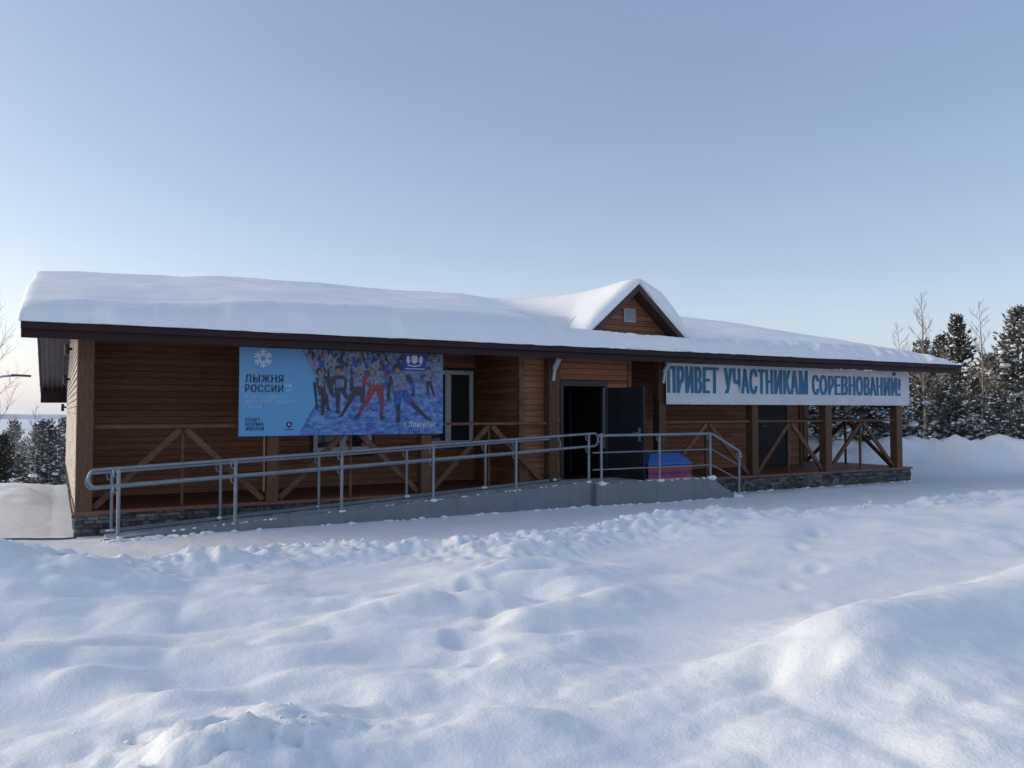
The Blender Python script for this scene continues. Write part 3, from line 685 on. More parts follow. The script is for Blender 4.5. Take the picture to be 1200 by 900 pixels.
# bits of snow caught on the ramp
from mathutils import noise as mnoise
def blob_mesh(name, items, mat_, seed=1, sub=2, flat=.45):
    import bmesh
    b = bmesh.new(); bmesh.ops.create_icosphere(b, subdivisions=sub, radius=1); b.verts.ensure_lookup_table()
    P = np.array([v.co[:] for v in b.verts]); Fi = np.array([[v.index for v in f.verts] for f in b.faces]); b.free()
    Vs = []; Fs = []; rr = np.random.RandomState(seed); k = 0
    for (x, y, z, r) in items:
        s = np.array([r*rr.uniform(.8,1.4), r*rr.uniform(.7,1.2), r*flat*rr.uniform(.7,1.2)])
        q = P*(1+.28*np.sin(P[:,[1]]*3.1+rr.uniform(0,6))*np.cos(P[:,[0]]*2.7+rr.uniform(0,6)))*s
        a = rr.uniform(0,6.28); c, sn = math.cos(a), math.sin(a)
        q = np.stack([q[:,0]*c-q[:,1]*sn, q[:,0]*sn+q[:,1]*c, q[:,2]],1)+np.array([x,y,z])
        Vs.append(q); Fs.append(Fi+k); k += len(P)
    me = fastmesh(name, np.concatenate(Vs), np.concatenate(Fs)); me.polygons.foreach_set('use_smooth', np.ones(len(me.polygons), bool)); me.materials.append(mat_)
    return me
rr = random.Random(9)
for k in range(46):
    x = rr.uniform(.5, 7.7); clumps.append((x, RY0+rr.uniform(-.0,.02), dk(x)+.078, rr.uniform(.012,.03)))
for k in range(26): clumps.append((rr.uniform(7.85,10.35), LY0+rr.uniform(0,.12), LZ+.012, rr.uniform(.015,.04)))
for k in range(45):
    x = rr.uniform(.25,1.5); y = rr.uniform(-1.35,-1.0); clumps.append((x, y, max(gz(x,y), .06)+.005, rr.uniform(.02,.065)))
for k in range(420):
    x = rr.uniform(-2,17) if k % 2 else rr.uniform(-1,7); y = float(bank_edge(np.array([x]))[0])-rr.gauss(.45,.4); clumps.append((x, y, gz(x,y)+.004, .008+.045*rr.random()**3))
for k in range(40):
    x = rr.gauss(.5,.5); y = rr.gauss(-8.9,.4); clumps.append((x, y, gz(x,y), .004+.014*rr.random()**2))
for k in range(60): x = rr.uniform(1.0,11.0); clumps.append((x, (RY0 if x<7.7 else LY0)-rr.uniform(.03,.12), gz(x,-1.3)+.005, rr.uniform(.02,.055)))
for k in range(40): x = rr.uniform(11.1,18); clumps.append((x, -.06-rr.uniform(.02,.1), gz(x,-.2)+.005, rr.uniform(.02,.06)))
o = link(bpy.data.objects.new('snow_crumbs', blob_mesh('snow_crumbs', clumps, M['snow'], 3)))
tag(o, 'loose crumbs of snow caught on the ramp and along its foot', 'snow', kind='stuff')

# ------------------------------------------------------------------ banners
FWD = Vector((math.sin(HEAD)*math.cos(PITCH), math.cos(HEAD)*math.cos(PITCH), math.sin(PITCH)))
RGT = Vector((math.cos(HEAD), -math.sin(HEAD), 0)); UPV = RGT.cross(FWD)
def at_wall(px, py, yplane):      # a measured picture point, as x and z on the wall plane it lies on
    d = FWD + RGT*((px-600)/945) + UPV*((450-py)/945); s = (yplane-CAM.y)/d.y; p = CAM + d*s; return p.x, p.z
BYP = -.17
def rip1(x, z): return .012*math.sin(x*4.1+z)+.003*math.sin(x*9+2*z)+.003*math.sin(z*7+x)
def rip2(x, z): return .012*math.sin(x*3.3+z)+.006*math.sin(x*9.1+3*z)
def sheet(x0, x1, z0, z1, nx_, nz_, rip, bow=0.):
    V = []; F = []
    for side in (0, 1):
        for j in range(nz_+1):
            for i in range(nx_+1):
                x = x0+(x1-x0)*i/nx_; z = z0+(z1-z0)*j/nz_
                zz = z - bow*4*(i/nx_)*(1-i/nx_)*(1 if j else 1)
                V.append((x, BYP+rip(x,z)+side*.004, zz))
    n = (nx_+1)*(nz_+1)
    for j in range(nz_):
        for i in range(nx_):
            a = j*(nx_+1)+i; F.append((a, a+1, a+nx_+2, a+nx_+1)); F.append((a+n, a+nx_+1+n, a+nx_+2+n, a+1+n))
    for i in range(nx_):
        F.append((i+n, i+1+n, i+1, i)); a = nz_*(nx_+1)+i; F.append((a, a+1, a+1+n, a+n))
    for j in range(nz_):
        a = j*(nx_+1); F.append((a, a+nx_+1, a+nx_+1+n, a+n)); a += nx_; F.append((a+n, a+nx_+1+n, a+nx_+1, a))
    return V, F
def text_mesh(body, x0, x1, z0, z1, rip, off=.0, lift=.004, sheer=0, spc=1.16):
    c = bpy.data.curves.new('t', 'FONT'); c.body = body; c.size = 1; c.offset = off; c.resolution_u = 3; c.space_character = spc
    c.shear = sheer
    t = bpy.data.objects.new('t', c); col.objects.link(t); bpy.context.view_layer.update()
    me = bpy.data.meshes.new_from_object(t); bpy.data.objects.remove(t)
    P = np.array([v.co[:] for v in me.vertices]); lo = P.min(0); hi = P.max(0)
    for v in me.vertices:
        x = x0+(v.co.x-lo[0])/(hi[0]-lo[0])*(x1-x0); z = z0+(v.co.y-lo[1])/(hi[1]-lo[1])*(z1-z0)
        v.co = (x, BYP+rip(x,z)-lift, z)
    return me
def lettering(body, x0, x1, z0, z1, rip, mt, parent, off=.0, lift=.004, name='lettering', bold=0):
    me = text_mesh(body, x0+bold, x1-bold, z0, z1, rip, off, lift)
    if bold:
        P = [v.co[:] for v in me.vertices]; Fs = [tuple(p.vertices) for p in me.polygons]; m = MB()
        for k, sft in enumerate((-1,0,1)): m.add([(x+sft*bold, y-.0003*k, z) for x, y, z in P], Fs)
        me = meshdata(name, m.V, m.F)
    me.materials.clear(); me.materials.append(mt)
    me.name = name
    return link(bpy.data.objects.new(name, me), parent)
# blue race banner -- coordinates measured in an enlarged crop of the picture
b1 = empty('race_banner', (0,0,0)); tag(b1, 'blue banner with skiers and snowflake hung on the left porch posts', 'banner')
X0, X1, Z0, Z1 = 2.10, 5.40, 1.335, 2.66
V, F = sheet(X0, X1, Z0, Z1, 66, 10, rip1); m = MB(); m.add(V, F); cloth = m.build('banner_cloth', M['banner_blue'], b1, True, angle=60)
def bz(px, py):
    x, z = at_wall(270+px/4.615, 400+py/4.615, BYP); return (min(max(x, X0+.002), X1-.002), min(max(z, Z0+.002), Z1-.002))
def flat(name, polys, mt, lift, parent=b1):
    m = MB()
    for poly in polys:
        pts = [bz(*p) for p in poly]
        a = sum(pts[i][0]*pts[(i+1)%len(pts)][1]-pts[(i+1)%len(pts)][0]*pts[i][1] for i in range(len(pts)))
        if a < 0: pts = pts[::-1]
        m.add([(x, BYP+rip1(x,z)-lift, z) for x, z in pts], [tuple(range(len(pts)))])
    return m.build(name, mt, parent)
def ell(cx, cy, rx, ry, n=10): return [(cx+rx*math.cos(2*math.pi*k/n), cy+ry*math.sin(2*math.pi*k/n)) for k in range(n)]
def limb(a, b, wa, wb):
    dx, dy = b[0]-a[0], b[1]-a[1]; l = math.hypot(dx,dy) or 1; nx_, ny_ = -dy/l, dx/l
    return [(a[0]+nx_*wa/2,a[1]+ny_*wa/2),(b[0]+nx_*wb/2,b[1]+ny_*wb/2),(b[0]-nx_*wb/2,b[1]-ny_*wb/2),(a[0]-nx_*wa/2,a[1]-ny_*wa/2)]
# photograph area in strips so it follows the ripples
def edge_px(t): # left border of the photo area: notch of the blue arrow
    return 385+(498-385)*t/.5 if t < .5 else 498-(498-368)*(t-.5)/.5
m = MB(); NS, NX = 20, 64; VV = []
for j in range(NS+1):
    t = j/NS; z = Z1-.003-(Z1-Z0-.006)*t
    xl, _ = at_wall(270+edge_px(t)/4.615, 455, BYP)
    for i in range(NX+1):
        x = xl+(X1-.004-xl)*i/NX; VV.append((x, BYP+rip1(x,z)-.0035, z))
FF = [(j*(NX+1)+i, (j+1)*(NX+1)+i, (j+1)*(NX+1)+i+1, j*(NX+1)+i+1) for j in range(NS) for i in range(NX)]
m.add(VV, FF); m.build('photo_print', M['photo'], b1, True)
# crowd behind
rr = random.Random(21); crowd = {}
for k in range(330):
    px = rr.uniform(420, 935) if k < 310 else rr.uniform(1065, 1120); py = 52+118*(k/310 if k < 310 else 0)+rr.uniform(-6,6) if k < 310 else rr.uniform(70,105)
    if px-420 < (py-52)*.6: continue
    kk = rr.choice(['ink_black','ink_black','ink_bib','ink_dim','ink_deep','ink_grey','ink_black','ink_blue','ink_bib','ink_black','ink_red' if rr.random()<.4 else 'ink_black'])
    s = .55+.5*(py-50)/110
    crowd.setdefault(kk, []).append(ell(px, py, 12*s*rr.uniform(.6,1.2), 20*s*rr.uniform(.6,1.3), 8))
    if rr.random() < .6: crowd.setdefault('ink_black', []).append(ell(px+rr.uniform(-4,4), py-22*s, 7*s, 8*s, 8))
for i, (kk, pl) in enumerate(crowd.items()):
        tag(flat('crowd_print', pl, M[kk], .0042+i*.0003), kind='stuff')
def skier(parts, lift=.0075):
    by = {}
    for mt, poly in parts: by.setdefault(mt, []).append(poly)
    m = MB(); mi = []
    for i, (mt, pl) in enumerate(by.items()):
        for poly in pl:
            pts = [bz(*p) for p in poly]
            a = sum(pts[k][0]*pts[(k+1)%len(pts)][1]-pts[(k+1)%len(pts)][0]*pts[k][1] for k in range(len(pts)))
            if a < 0: pts = pts[::-1]
            m.add([(x, BYP+rip1(x,z)-lift-i*.0006-len(mi)*.00003, z) for x, z in pts], [tuple(range(len(pts)))]); mi.append(i)
    me = meshdata('skier_print', m.V, m.F)
    for mt in by: me.materials.append(M[mt])
    me.polygons.foreach_set('material_index', mi)
    tag(link(bpy.data.objects.new('skier_print', me), b1), kind='stuff')
K = 'ink_black'
skier([(K,limb((482,195),(498,290),44,40)),(K,limb((505,280),(497,400),32,16)),(K,limb((515,290),(530,375),24,14)),(K,limb((455,220),(470,370),18,10)),(K,ell(480,165,20,22)),('ink_skin',ell(484,172,11,14)),('ink_bib',[(470,195),(500,195),(505,245),(478,245)]),
  (K,limb((520,185),(545,270),34,24)),(K,limb((540,265),(560,300),24,16))], .0065)
skier([(K,limb((555,190),(545,255),20,14)),(K,limb((617,195),(622,262),20,14)),(K,limb((588,185),(588,265),56,46)),(K,limb((578,255),(580,385),32,15)),(K,limb((600,255),(632,312),28,20)),(K,limb((580,370),(582,390),18,26)),(K,ell(580,148,17,18)),('ink_skin',ell(582,162,13,16)),('ink_bib',[(566,206),(614,204),(612,248),(570,252)])], .0082)
skier([(K,limb((662,190),(648,270),24,14)),(K,limb((690,190),(690,292),66,76)),(K,limb((660,285),(640,330),34,24)),(K,limb((640,330),(600,400),24,14)),(K,limb((712,285),(712,335),28,16)),(K,limb((585,408),(610,396),12,12)),('ink_dim',ell(690,152,17,14)),('ink_skin',ell(692,168,12,14)),('ink_bib',[(664,192),(714,186),(712,248),(662,244)])], .0099)
skier([('ink_red',limb((752,165),(716,212),26,20)),('ink_red',limb((716,212),(748,238),20,14)),('ink_red',limb((832,165),(858,198),26,18)),('ink_blue',limb((840,190),(838,262),24,18)),('ink_red',limb((790,232),(790,268),80,78)),('ink_red',limb((768,258),(732,332),38,24)),('ink_red',limb((732,332),(690,398),24,15)),('ink_red',limb((806,258),(820,330),38,24)),('ink_red',limb((820,330),(818,395),22,15)),
  (K,limb((668,414),(700,396),14,14)),(K,limb((812,392),(822,425),14,20)),('ink_bib',[(756,160),(832,160),(834,234),(758,236)]),('ink_dim',ell(786,132,25,20)),('ink_skin',ell(785,150,17,12)),(K,limb((765,143),(806,143),8,8))], .0118)
skier([(K,limb((876,190),(856,255),24,18)),(K,limb((856,255),(856,318),18,16)),(K,limb((950,185),(984,222),30,20)),('ink_blue',limb((984,222),(990,280),20,14)),(K,ell(988,286,9,13)),('ink_blue',limb((905,262),(905,340),44,32)),(K,limb((905,335),(910,415),26,18)),('ink_blue',limb((925,262),(975,330),48,30)),(K,limb((970,325),(1062,418),26,14)),(K,limb((1048,410),(1085,428),12,10)),(K,limb((900,408),(914,432),18,22)),('ink_blue',limb((905,258),(930,285),70,76)),
  ('ink_bib',[(872,180),(945,176),(956,262),(884,268)]),(K,ell(903,145,27,26)),('ink_skin',ell(902,158,15,13)),('ink_blue',limb((842,140),(880,172),22,16))], .0142)
skier([(K,limb((1050,175),(1028,205),14,10)),(K,limb((1085,172),(1084,215),12,10)),(K,limb((1062,212),(1070,295),18,9)),(K,limb((1075,212),(1103,302),18,9)),('ink_bib',[(1048,170),(1086,168),(1084,214),(1052,216)]),(K,ell(1070,148,13,13)),('ink_skin',ell(1068,156,7,7))], .0065)
flat('sponsor_board', [[(932,68),(1056,72),(1056,164),(930,158)]], M['ink_deep'], .0172)
flat('sponsor_board', [[(951,84),(958,76),(966,84),(969,104),(966,120),(953,118),(949,102)],[(976,86),(984,74),(993,80),(1002,75),(1009,87),(1008,112),(993,124),(977,111)],[(1019,86),(1027,78),(1035,86),(1037,104),(1033,121),(1019,121),(1016,104)],[(955,124),(975,130),(993,133),(1012,131),(1032,126),(1031,131),(993,139),(956,130)],[(945,146),(1048,149),(1048,153),(945,150)]], M['ink_white'], .0186)
# snowflake
sf = []
cx, cy, rX, rY = 177, 92, 52, 52
for k in range(6):
    a = math.pi/2+k*math.pi/3
    P = lambda r, da: (cx+rX*r*math.cos(a+da), cy-rY*r*math.sin(a+da))
    sf.append(limb(P(.22,0), P(1.0,0), 7, 7))
    sf.append(limb(P(.55,0), P(.93,.34), 7, 7)); sf.append(limb(P(.55,0), P(.93,-.34), 7, 7))
    sf.append(limb(P(.30,0), P(.60,.5), 6, 6)); sf.append(limb(P(.30,0), P(.60,-.5), 6, 6))
for i, s in enumerate(sf): pass
for i in range(0, len(sf), 5):
    flat('snowflake_emblem', [sf[i]], M['ink_white'], .004); flat('snowflake_emblem', [sf[i+1], sf[i+3]], M['ink_white'], .0046); flat('snowflake_emblem', [sf[i+2], sf[i+4]], M['ink_white'], .0052)
def btext(body, px0, px1, py0, py1, mt, off=.0, lift=.0045):
    x0, z1 = bz(px0, py0); x1, z0 = bz(px1, py1); lettering(body, x0, x1, z0, z1, rip1, mt, b1, 0, lift, bold=(z1-z0)*off*.85)
btext('ЛЫЖНЯ', 78, 287, 178, 224, M['ink_navy'], .035); btext('РОССИИ', 78, 286, 232, 277, M['ink_navy'], .035)
btext('ВСЕРОССИЙСКАЯ', 80, 312, 288, 308, M['ink_pale'], .02); btext('МАССОВАЯ ЛЫЖНАЯ', 80, 352, 315, 335, M['ink_pale'], .02); btext('ГОНКА', 80, 168, 342, 362, M['ink_pale'], .02)
btext('СПОРТ', 80, 160, 415, 434, M['ink_navy'], .04); btext('НОРМА', 80, 178, 438, 458, M['ink_navy'], .04); btext('ЖИЗНИ', 80, 180, 462, 482, M['ink_navy'], .04)
btext('г.Лангепас', 940, 1108, 432, 462, M['ink_white'], .03, .0180)
flat('small_arrow', [[(292,236),(330,238),(330,243),(292,241)],[(318,228),(335,240),(320,252),(316,248),(326,240),(314,232)],[(305,262),(322,263),(322,268),(305,267)]], M['ink_pale'], .004)
flat('shield_emblem', [[(302,436),(312,440),(318,432),(324,440),(334,436),(332,456),(318,472),(304,456)]], M['ink_navy'], .004)
flat('shield_emblem', [ell(318,450,6,7)], M['ink_pale'], .0047); flat('shield_emblem', [[(295,475),(342,475),(342,479),(295,479)]], M['ink_navy'], .004)
m = MB(); m.tube([(X0+.02,BYP+.004,Z0+.02),(1.75,-.05,1.02),(1.45,-.02,.75)], .006, 6); m.build('tie_cord', M['cable'], b1)
for x in (X0+.04, X1-.04):
    m = MB(); m.tube([(x,BYP+.004,Z1-.03),(x,-.08,2.72)], .006, 6); m.build('tie_cord', M['cable'], b1)
# white welcome banner
b2 = empty('welcome_banner', (0,0,0)); tag(b2, 'long white banner with blue lettering hung across the right porch posts', 'banner')
W0, W1, WZ0, WZ1 = 10.22, 17.84, 1.845, 2.665
V, F = sheet(W0, W1, WZ0, WZ1, 120, 6, rip2, 0.0); m = MB(); m.add(V, F); m.build('banner_cloth', M['banner_white'], b2, True, angle=60)
words = [('ПРИВЕТ',10.30,12.02),('УЧАСТНИКАМ',12.20,14.60),('СОРЕВНОВАНИЙ!',14.78,17.64)]
words = [('ПРИВЕТ',*[at_wall(p,450,BYP)[0] for p in (781,842)]),('УЧАСТНИКАМ',*[at_wall(p,450,BYP)[0] for p in (848,946)]),('СОРЕВНОВАНИЙ!',*[at_wall(p,450,BYP)[0] for p in (951,1055)])]
for k, (t, a, b) in enumerate(words):
    top = WZ1-.06 - (0 if 'Й' not in t else -.035)
    lettering(t, a, b, WZ0+.225, top, rip2, M['letter_blue'], b2, 0, .008, bold=.026)
for k in range(15):
    x = W0+.06+(W1-W0-.12)*k/14; z = WZ0+.03
    m = MB(); m.tube([(x, BYP+rip2(x,z)-.006, z), (x, BYP+rip2(x,z)+.002, z)], .014, 10); m.build('eyelet', M['steel'], b2)
for x in (W0+.03, 12.74, 15.05, W1-.25):
    m = MB(); m.tube([(x,BYP+.004,WZ1-.02),(x,-.08,2.74)], .006, 6); m.build('tie_cord', M['cable'], b2)

# ------------------------------------------------------------------ small things
def led_lamp(x, y, z, label):
    t = tag(empty('porch_lamp', (x, y, z)), label, 'lamp', 'white lamps on the porch posts')
    m = MB(); m.beam((0,.0,-.30),(.01,-.05,-.04), .05, .035); m.build('arm', M['lampwhite'], t)
    m = MB(); m.beam((.005,-.04,-.08),(.03,-.16,.10), .10, .035); h = m.build('lamp_head', M['lampwhite'], t)
    return t
led_lamp(7.62, -.13, 2.56, 'slim white lamp on the post left of the open door')
led_lamp(10.14, -.19, 2.56, 'slim white lamp on the post at the left end of the white banner')
for k, (y, z, lb) in enumerate(((4.48,2.86,'nearest and highest of three small black lights on the sunlit end wall'),(7.45,2.40,'middle one of three small black lights on the sunlit end wall'),(12.9,1.82,'farthest and lowest of three small black lights on the sunlit end wall'))):
    t = tag(empty('wall_light', (-.0,y,z)), lb, 'light', 'black lights on the end wall')
    m = MB(); m.beam((.0,0,0),(-.07,0,0), .05, .05); m.build('bracket', M['black'], t)
    m = MB(); m.bbox(-.13,-.055,-.12,.12,-.11,.09,.012); m.build('housing', M['black'], t)
# striped chest on the landing
ch = tag(empty('striped_chest', (9.85,-.48,LZ)), 'red and blue striped chest with sloped blue lid on the landing', 'chest')
zz = 0
for i, (h, mt) in enumerate(((.06,'chest_red'),(.05,'chest_blue'),(.105,'chest_red'),(.03,'chest_blue'))):
    m = MB(); e = .004*(i%2); m.bbox(-.53+e,.53-e,-.25+e,.25-e,zz,zz+h,.004); m.build('stripe', M[mt], ch); zz += h+.001
m = MB(); V = [(-.54,-.26,zz),(.54,-.26,zz),(.54,.26,zz),(-.54,.26,zz),(-.54,-.26,zz+.03),(.54,-.26,zz+.03),(.54,.26,zz+.03),(-.54,.26,zz+.03),(-.32,-.06,zz+.205),(.36,-.06,zz+.205),(.36,.16,zz+.205),(-.32,.16,zz+.205)]
m.add(V, [(3,2,1,0),(0,1,5,4),(1,2,6,5),(2,3,7,6),(3,0,4,7),(4,5,9,8),(5,6,10,9),(6,7,11,10),(7,4,8,11),(8,9,10,11)]); m.build('lid', M['chest_lid'], ch)
# street lamp beyond the left edge
sl_ = tag(empty('street_lamp', (-2.35,20.9,gz(-2.35,20.9))), 'street lamp with curved arm at the left edge', 'street lamp')
bz_ = sl_.location.z
m = MB(); m.tube([(0,0,-.2),(0,0,2.6-bz_)], [.06,.045], 10); m.build('pole', M['steel'], sl_, True)
m = MB(); m.tube([(0,0,2.58-bz_),(.06,-.04,2.72-bz_),(.2,-.13,2.84-bz_),(.45,-.3,2.92-bz_),(.85,-.57,2.95-bz_)], .04, 8); m.build('arm', M['steel'], sl_, True)
m = MB(); m.beam((.78,-.53,2.96-bz_),(1.27,-.85,2.93-bz_), .20, .075); m.build('lamp_head', M['trim_dark'], sl_)
# cable across the trodden snow at the left corner
pts = [(x, y, gz(x,y)+.012) for x, y in [(.0-.02+.0*k,0) for k in range(0)]]
for k in range(30):
    t = k/29; x = .02-2.2*t; y = -.14+.05*math.sin(9*t)-.35*t; pts.append((x, y, gz(x,y)+.010))
m = MB(); m.tube(pts, .011, 6); tag(m.build('cable', M['cable'], None, True), 'thin black cable lying on the snow at the left corner of the lodge', 'cable')

# ------------------------------------------------------------------ trees
def pine(x, y, h, r, label, seed, snow=1.0, dark=False, bare=.06, group='snowy pines around the lodge', name='pine_tree', dens=1.0):
    z0 = gz(x, y)-.1; rg = np.random.RandomState(seed)
    t = tag(empty(name, (x, y, z0)), label, 'tree', group)
    lean = rg.uniform(-.03,.03,2)
    pt = [(lean[0]*h*k*k, lean[1]*h*k*k, h*k) for k in np.linspace(0,1,9)]
    m = MB(); m.tube(pt, [max(.012, .022*h*(1-k)**.9) for k in np.linspace(0,1,9)], 8); m.build('trunk', M['bark'], t, True)
    NV = []; SN = []; br = MB()
    z = bare*h + .1
    while z < h*.985:
        k = (z/h-bare)/(1-bare)
        L = r*(1-k)**.9*(.55+.45*min(1,k*6+.45))+.10
        nb = 5+rg.randint(0,3)
        a0 = rg.uniform(0,6.28)
        for b in range(nb):
            a = a0+b*6.283/nb+rg.uniform(-.35,.35); l = L*rg.uniform(.55,1.15)
            rise = (1.05*k+.10)*l - .25*l*l*.25*snow
            droop = .10*snow*(1-k)
            d = np.array([math.cos(a), math.sin(a), 0.])
            p0 = np.array([lean[0]*h*(z/h)**2, lean[1]*h*(z/h)**2, z])
            ns = max(3, int(l/.13*dens))
            prev = p0; bough = rg.rand() < .42*snow*(1-.75*k)
            for s in range(ns+1):
                u = s/ns
                p = p0 + d*l*u + np.array([0,0, rise*u**1.3 - droop*4*u*(1-u)*l])
                if s:
                    q = p + rg.uniform(-.03,.03,3)
                    dirv = (p-prev); dirv /= np.linalg.norm(dirv)+1e-9
                    nn = 5 if u > .25 else 2
                    wid = (.10+.16*(1-u))*(.6+.4*l)
                    for j in range(nn):
                        sd = np.array([-d[1], d[0], 0])*rg.choice([-1,1])*rg.uniform(.2,1.0) + dirv*rg.uniform(.3,1.) + np.array([0,0,rg.uniform(-.25,.55)])
                        sd /= np.linalg.norm(sd); ln = rg.uniform(.14,.26)*(.65+.35*min(1,l))+ (wid if u<.85 else .05)
                        up = np.cross(sd, rg.normal(size=3)); up /= np.linalg.norm(up)+1e-9
                        wd = rg.uniform(.022,.045)
                        NV.append((q-up*wd, q+sd*ln*.6-up*wd*.9, q+sd*ln, q+sd*ln*.55+up*wd*.9, q+up*wd))
                        if rg.rand() < .26*snow*(1-.55*k) : SN.append((*(q+sd*ln*.5+np.array([0,0,.02])), rg.uniform(.02,.062)))
                    if rg.rand() < .34*snow*(1-.6*k) and u > .15:
                        SN.append((*(p+np.array([0,0,.045])), (.045+.14*rg.rand()**2.2)*(.6+.4*min(1.2,l))))
                if s and u > .3 and bough and rg.rand() < .8:
                    SN.append((*(p+np.array([0,0,.05])), rg.uniform(.07,.12)*(.55+.45*min(1.2,l))*(1.15-.5*u)))
                prev = p
            br.tube([p0, p0+d*l*.5+np.array([0,0,rise*.4-droop*l]), p0+d*l*.95+np.array([0,0,rise*.93])], [.012+.012*l,.009+.005*l,.004], 4)
        z += rg.uniform(.14,.25)*(1.15 if h > 4 else .9)
    tag(br.build('branches', M['bark'], t), kind='stuff')
    A = np.array(NV).reshape(-1,3); n = len(NV)
    F5 = np.arange(n*5).reshape(n,5)
    me = fastmesh('crown', A, F5); me.materials.append(M['needle_dark' if dark else 'needle'])
    cr = tag(link(bpy.data.objects.new('crown', me), t), kind='stuff')
    if SN:
        me = blob_mesh('snow_load', SN, M['snow'], seed+1, sub=1, flat=.55)
        tag(link(bpy.data.objects.new('snow_load', me), t), kind='stuff')
    return t
def birch(x, y, h, label, seed, base_r=.05, spread=.5, group='bare birches around the lodge', dens=1.0):
    z0 = gz(x, y)-.1; rg = random.Random(seed)
    t = tag(empty('birch_tree', (x, y, z0)), label, 'tree', group)
    lx, ly = rg.uniform(-.05,.05), rg.uniform(-.05,.05)
    def P(k): return Vector((lx*h*k*k+.03*math.sin(k*7+seed), ly*h*k*k+.03*math.cos(k*6+seed), h*k))
    m = MB(); m.tube([P(k/12) for k in range(13)], [max(.006, base_r*(1-k/12)**.8) for k in range(13)], 8); m.build('trunk', M['birch'], t, True)
    tw = MB()
    def grow(p, d, l, r, lev):
        n = 4; pts = [p]; q = p.copy(); dd = d.copy()
        for i in range(n):
            dd = (dd + Vector((rg.uniform(-.22,.22), rg.uniform(-.22,.22), rg.uniform(-.05,.18)))).normalized(); q = q+dd*l/n; pts.append(q.copy())
        tw.tube(pts, [r*(1-.75*i/n) for i in range(n+1)], 4 if lev < 2 else 3)
        if lev < 3:
            for i in range(1, n+1):
                for _ in range(2 if lev < 2 else 1+(rg.random()<.5)):
                    if rg.random() > .9*dens: continue
                    e = (dd + Vector((rg.uniform(-1,1), rg.uniform(-1,1), rg.uniform(-.35,.5)))*.8).normalized()
                    grow(pts[i], e, l*rg.uniform(.35,.55), r*.5, lev+1)
    k = .30
    while k < .97:
        a = rg.uniform(0,6.28); l = spread*h*.55*(1-k)**.7*rg.uniform(.6,1.1)+.12
        grow(P(k), Vector((math.cos(a)*.75, math.sin(a)*.75, .85)).normalized(), l, max(.006,.016*(1-k)+.006), 1); k += rg.uniform(.022,.045)
    tag(tw.build('twigs', M['twig'], t), kind='stuff')
    return t
G2 = 'snowy pines beyond the right end of the lodge'
def at_depth(px, d): 
    v = FWD + RGT*((px-600)/945); p = CAM+v*d; return p.x, p.y
def top_h(py, d): return CAM.z + (482-py)/945*d
def pine_at(px, d, topy, r, label, seed, **k):
    x, y = at_depth(px, d); pine(x, y, top_h(topy, d)-gz(x,y)+.1, r, label, seed, **k)
pine_at(1192, 28, 366, 1.75, 'tallest snowy pine at the right edge of the picture', 11, snow=1.2, group=G2)
pine_at(1126, 33, 373, 1.35, 'pointed dark pine between the two bare birches right of the roof', 12, snow=1.05, group=G2, dark=True)
pine_at(1100, 43, 394, 1.2, 'small distant pine tip just above the right end of the roof', 13, snow=.7, group=G2, dark=True)
pine_at(1160, 36, 415, 1.5, 'low snowy pine behind the right bare birch', 14, snow=1.5, group=G2)
pine_at(1078, 31, 405, 1.5, 'snowy pine directly behind the left bare birch at the eave end', 15, snow=1.5, group=G2)
pine_at(1040, 27, 430, 1.4, 'snow laden pine behind the rightmost porch post', 16, snow=2.1, group=G2)
pine_at(1000, 27.5, 425, 1.4, 'snow laden pine seen between the two rightmost porch posts', 17, snow=2.1, group=G2)
pine_at(955, 27, 428, 1.4, 'snow laden pine seen right beside the lodge wall through the terrace', 18, snow=2.1, group=G2)
pine_at(975, 33, 432, 1.6, 'darker pine behind the two snow laden pines seen through the terrace', 19, snow=.9, group=G2, dark=True)
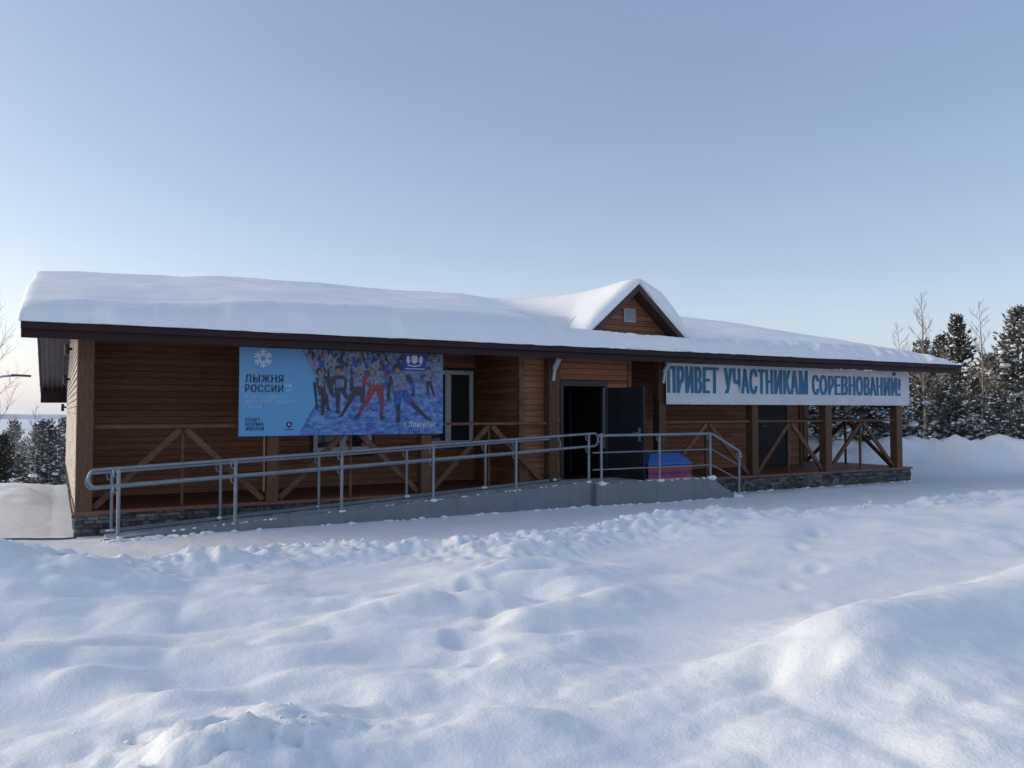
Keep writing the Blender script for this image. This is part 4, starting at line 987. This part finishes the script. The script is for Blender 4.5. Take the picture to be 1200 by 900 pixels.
pine_at(1112, 27, 455, 1.0, 'bushy low pine in front of the pointed dark pine', 20, snow=1.2, group=G2)
pine_at(1235, 31, 380, 1.7, 'pine cut off by the right edge of the picture', 21, snow=.9, group=G2)
pine_at(1170, 26.5, 470, .9, 'smallest snow laden pine at the foot of the tallest pine', 22, snow=1.5, group=G2)
for px, d, ty, lb, sd_, br_ in ((1084,30,343,'taller bare birch rising behind the right end of the roof',3,.06),(1152,28,352,'slim bare birch with pale trunk left of the tallest pine',5,.05),(1060,36,378,'faint bare birch twigs just above the right roof end',8,.04),(1104,29,410,'low bare birch in front of the pointed dark pine',9,.035),(1136,30,425,'low twiggy birch just left of the slim bare birch',10,.035),(1176,29.5,400,'bare birch standing close to the tallest pine',17,.04)):
    x, y = at_depth(px, d); birch(x, y, top_h(ty,d)-gz(x,y)+.1, lb, sd_, br_, .42)
G3 = 'pines at the left beyond the lodge'
pine_at(57, 40, 495, 1.5, 'snow dusted pine behind the left corner of the lodge', 31, snow=1.3, group=G3)
pine_at(2, 42, 512, 1.1, 'dark pine cut off by the left edge of the picture', 32, snow=.35, group=G3, dark=True, bare=.02)
pine_at(18, 62, 494, 2.1, 'far frosted pine rising behind the dark pine at the left edge', 35, snow=1.6, group=G3)
pine_at(76, 60, 490, 2.0, 'far frosted pine peeking out beside the lodge end wall', 36, snow=1.6, group=G3)
pine_at(44, 66, 497, 2.0, 'farthest frosted pine behind the snow dusted pine', 37, snow=1.6, group=G3)
pine_at(27, 47, 535, 1.0, 'smaller snowy pine between the two pines at the left', 33, snow=1.2, group=G3)
pine_at(82, 44, 520, 1.2, 'pine mostly hidden by the lodge end wall', 34, snow=1.2, group=G3)
for px, d, ty, lb, sd_, br_, sp in ((-4,34,335,'tall bare birch whose twigs reach in at the left edge',13,.07,.55),(37,42,474,'thin bare sapling behind the snow dusted pine',15,.03,.4),(20,45,488,'thin bare sapling beside the dark pine at the left edge',16,.03,.45)):
    x, y = at_depth(px, d); birch(x, y, top_h(ty,d)-gz(x,y)+.1, lb, sd_, br_, sp)
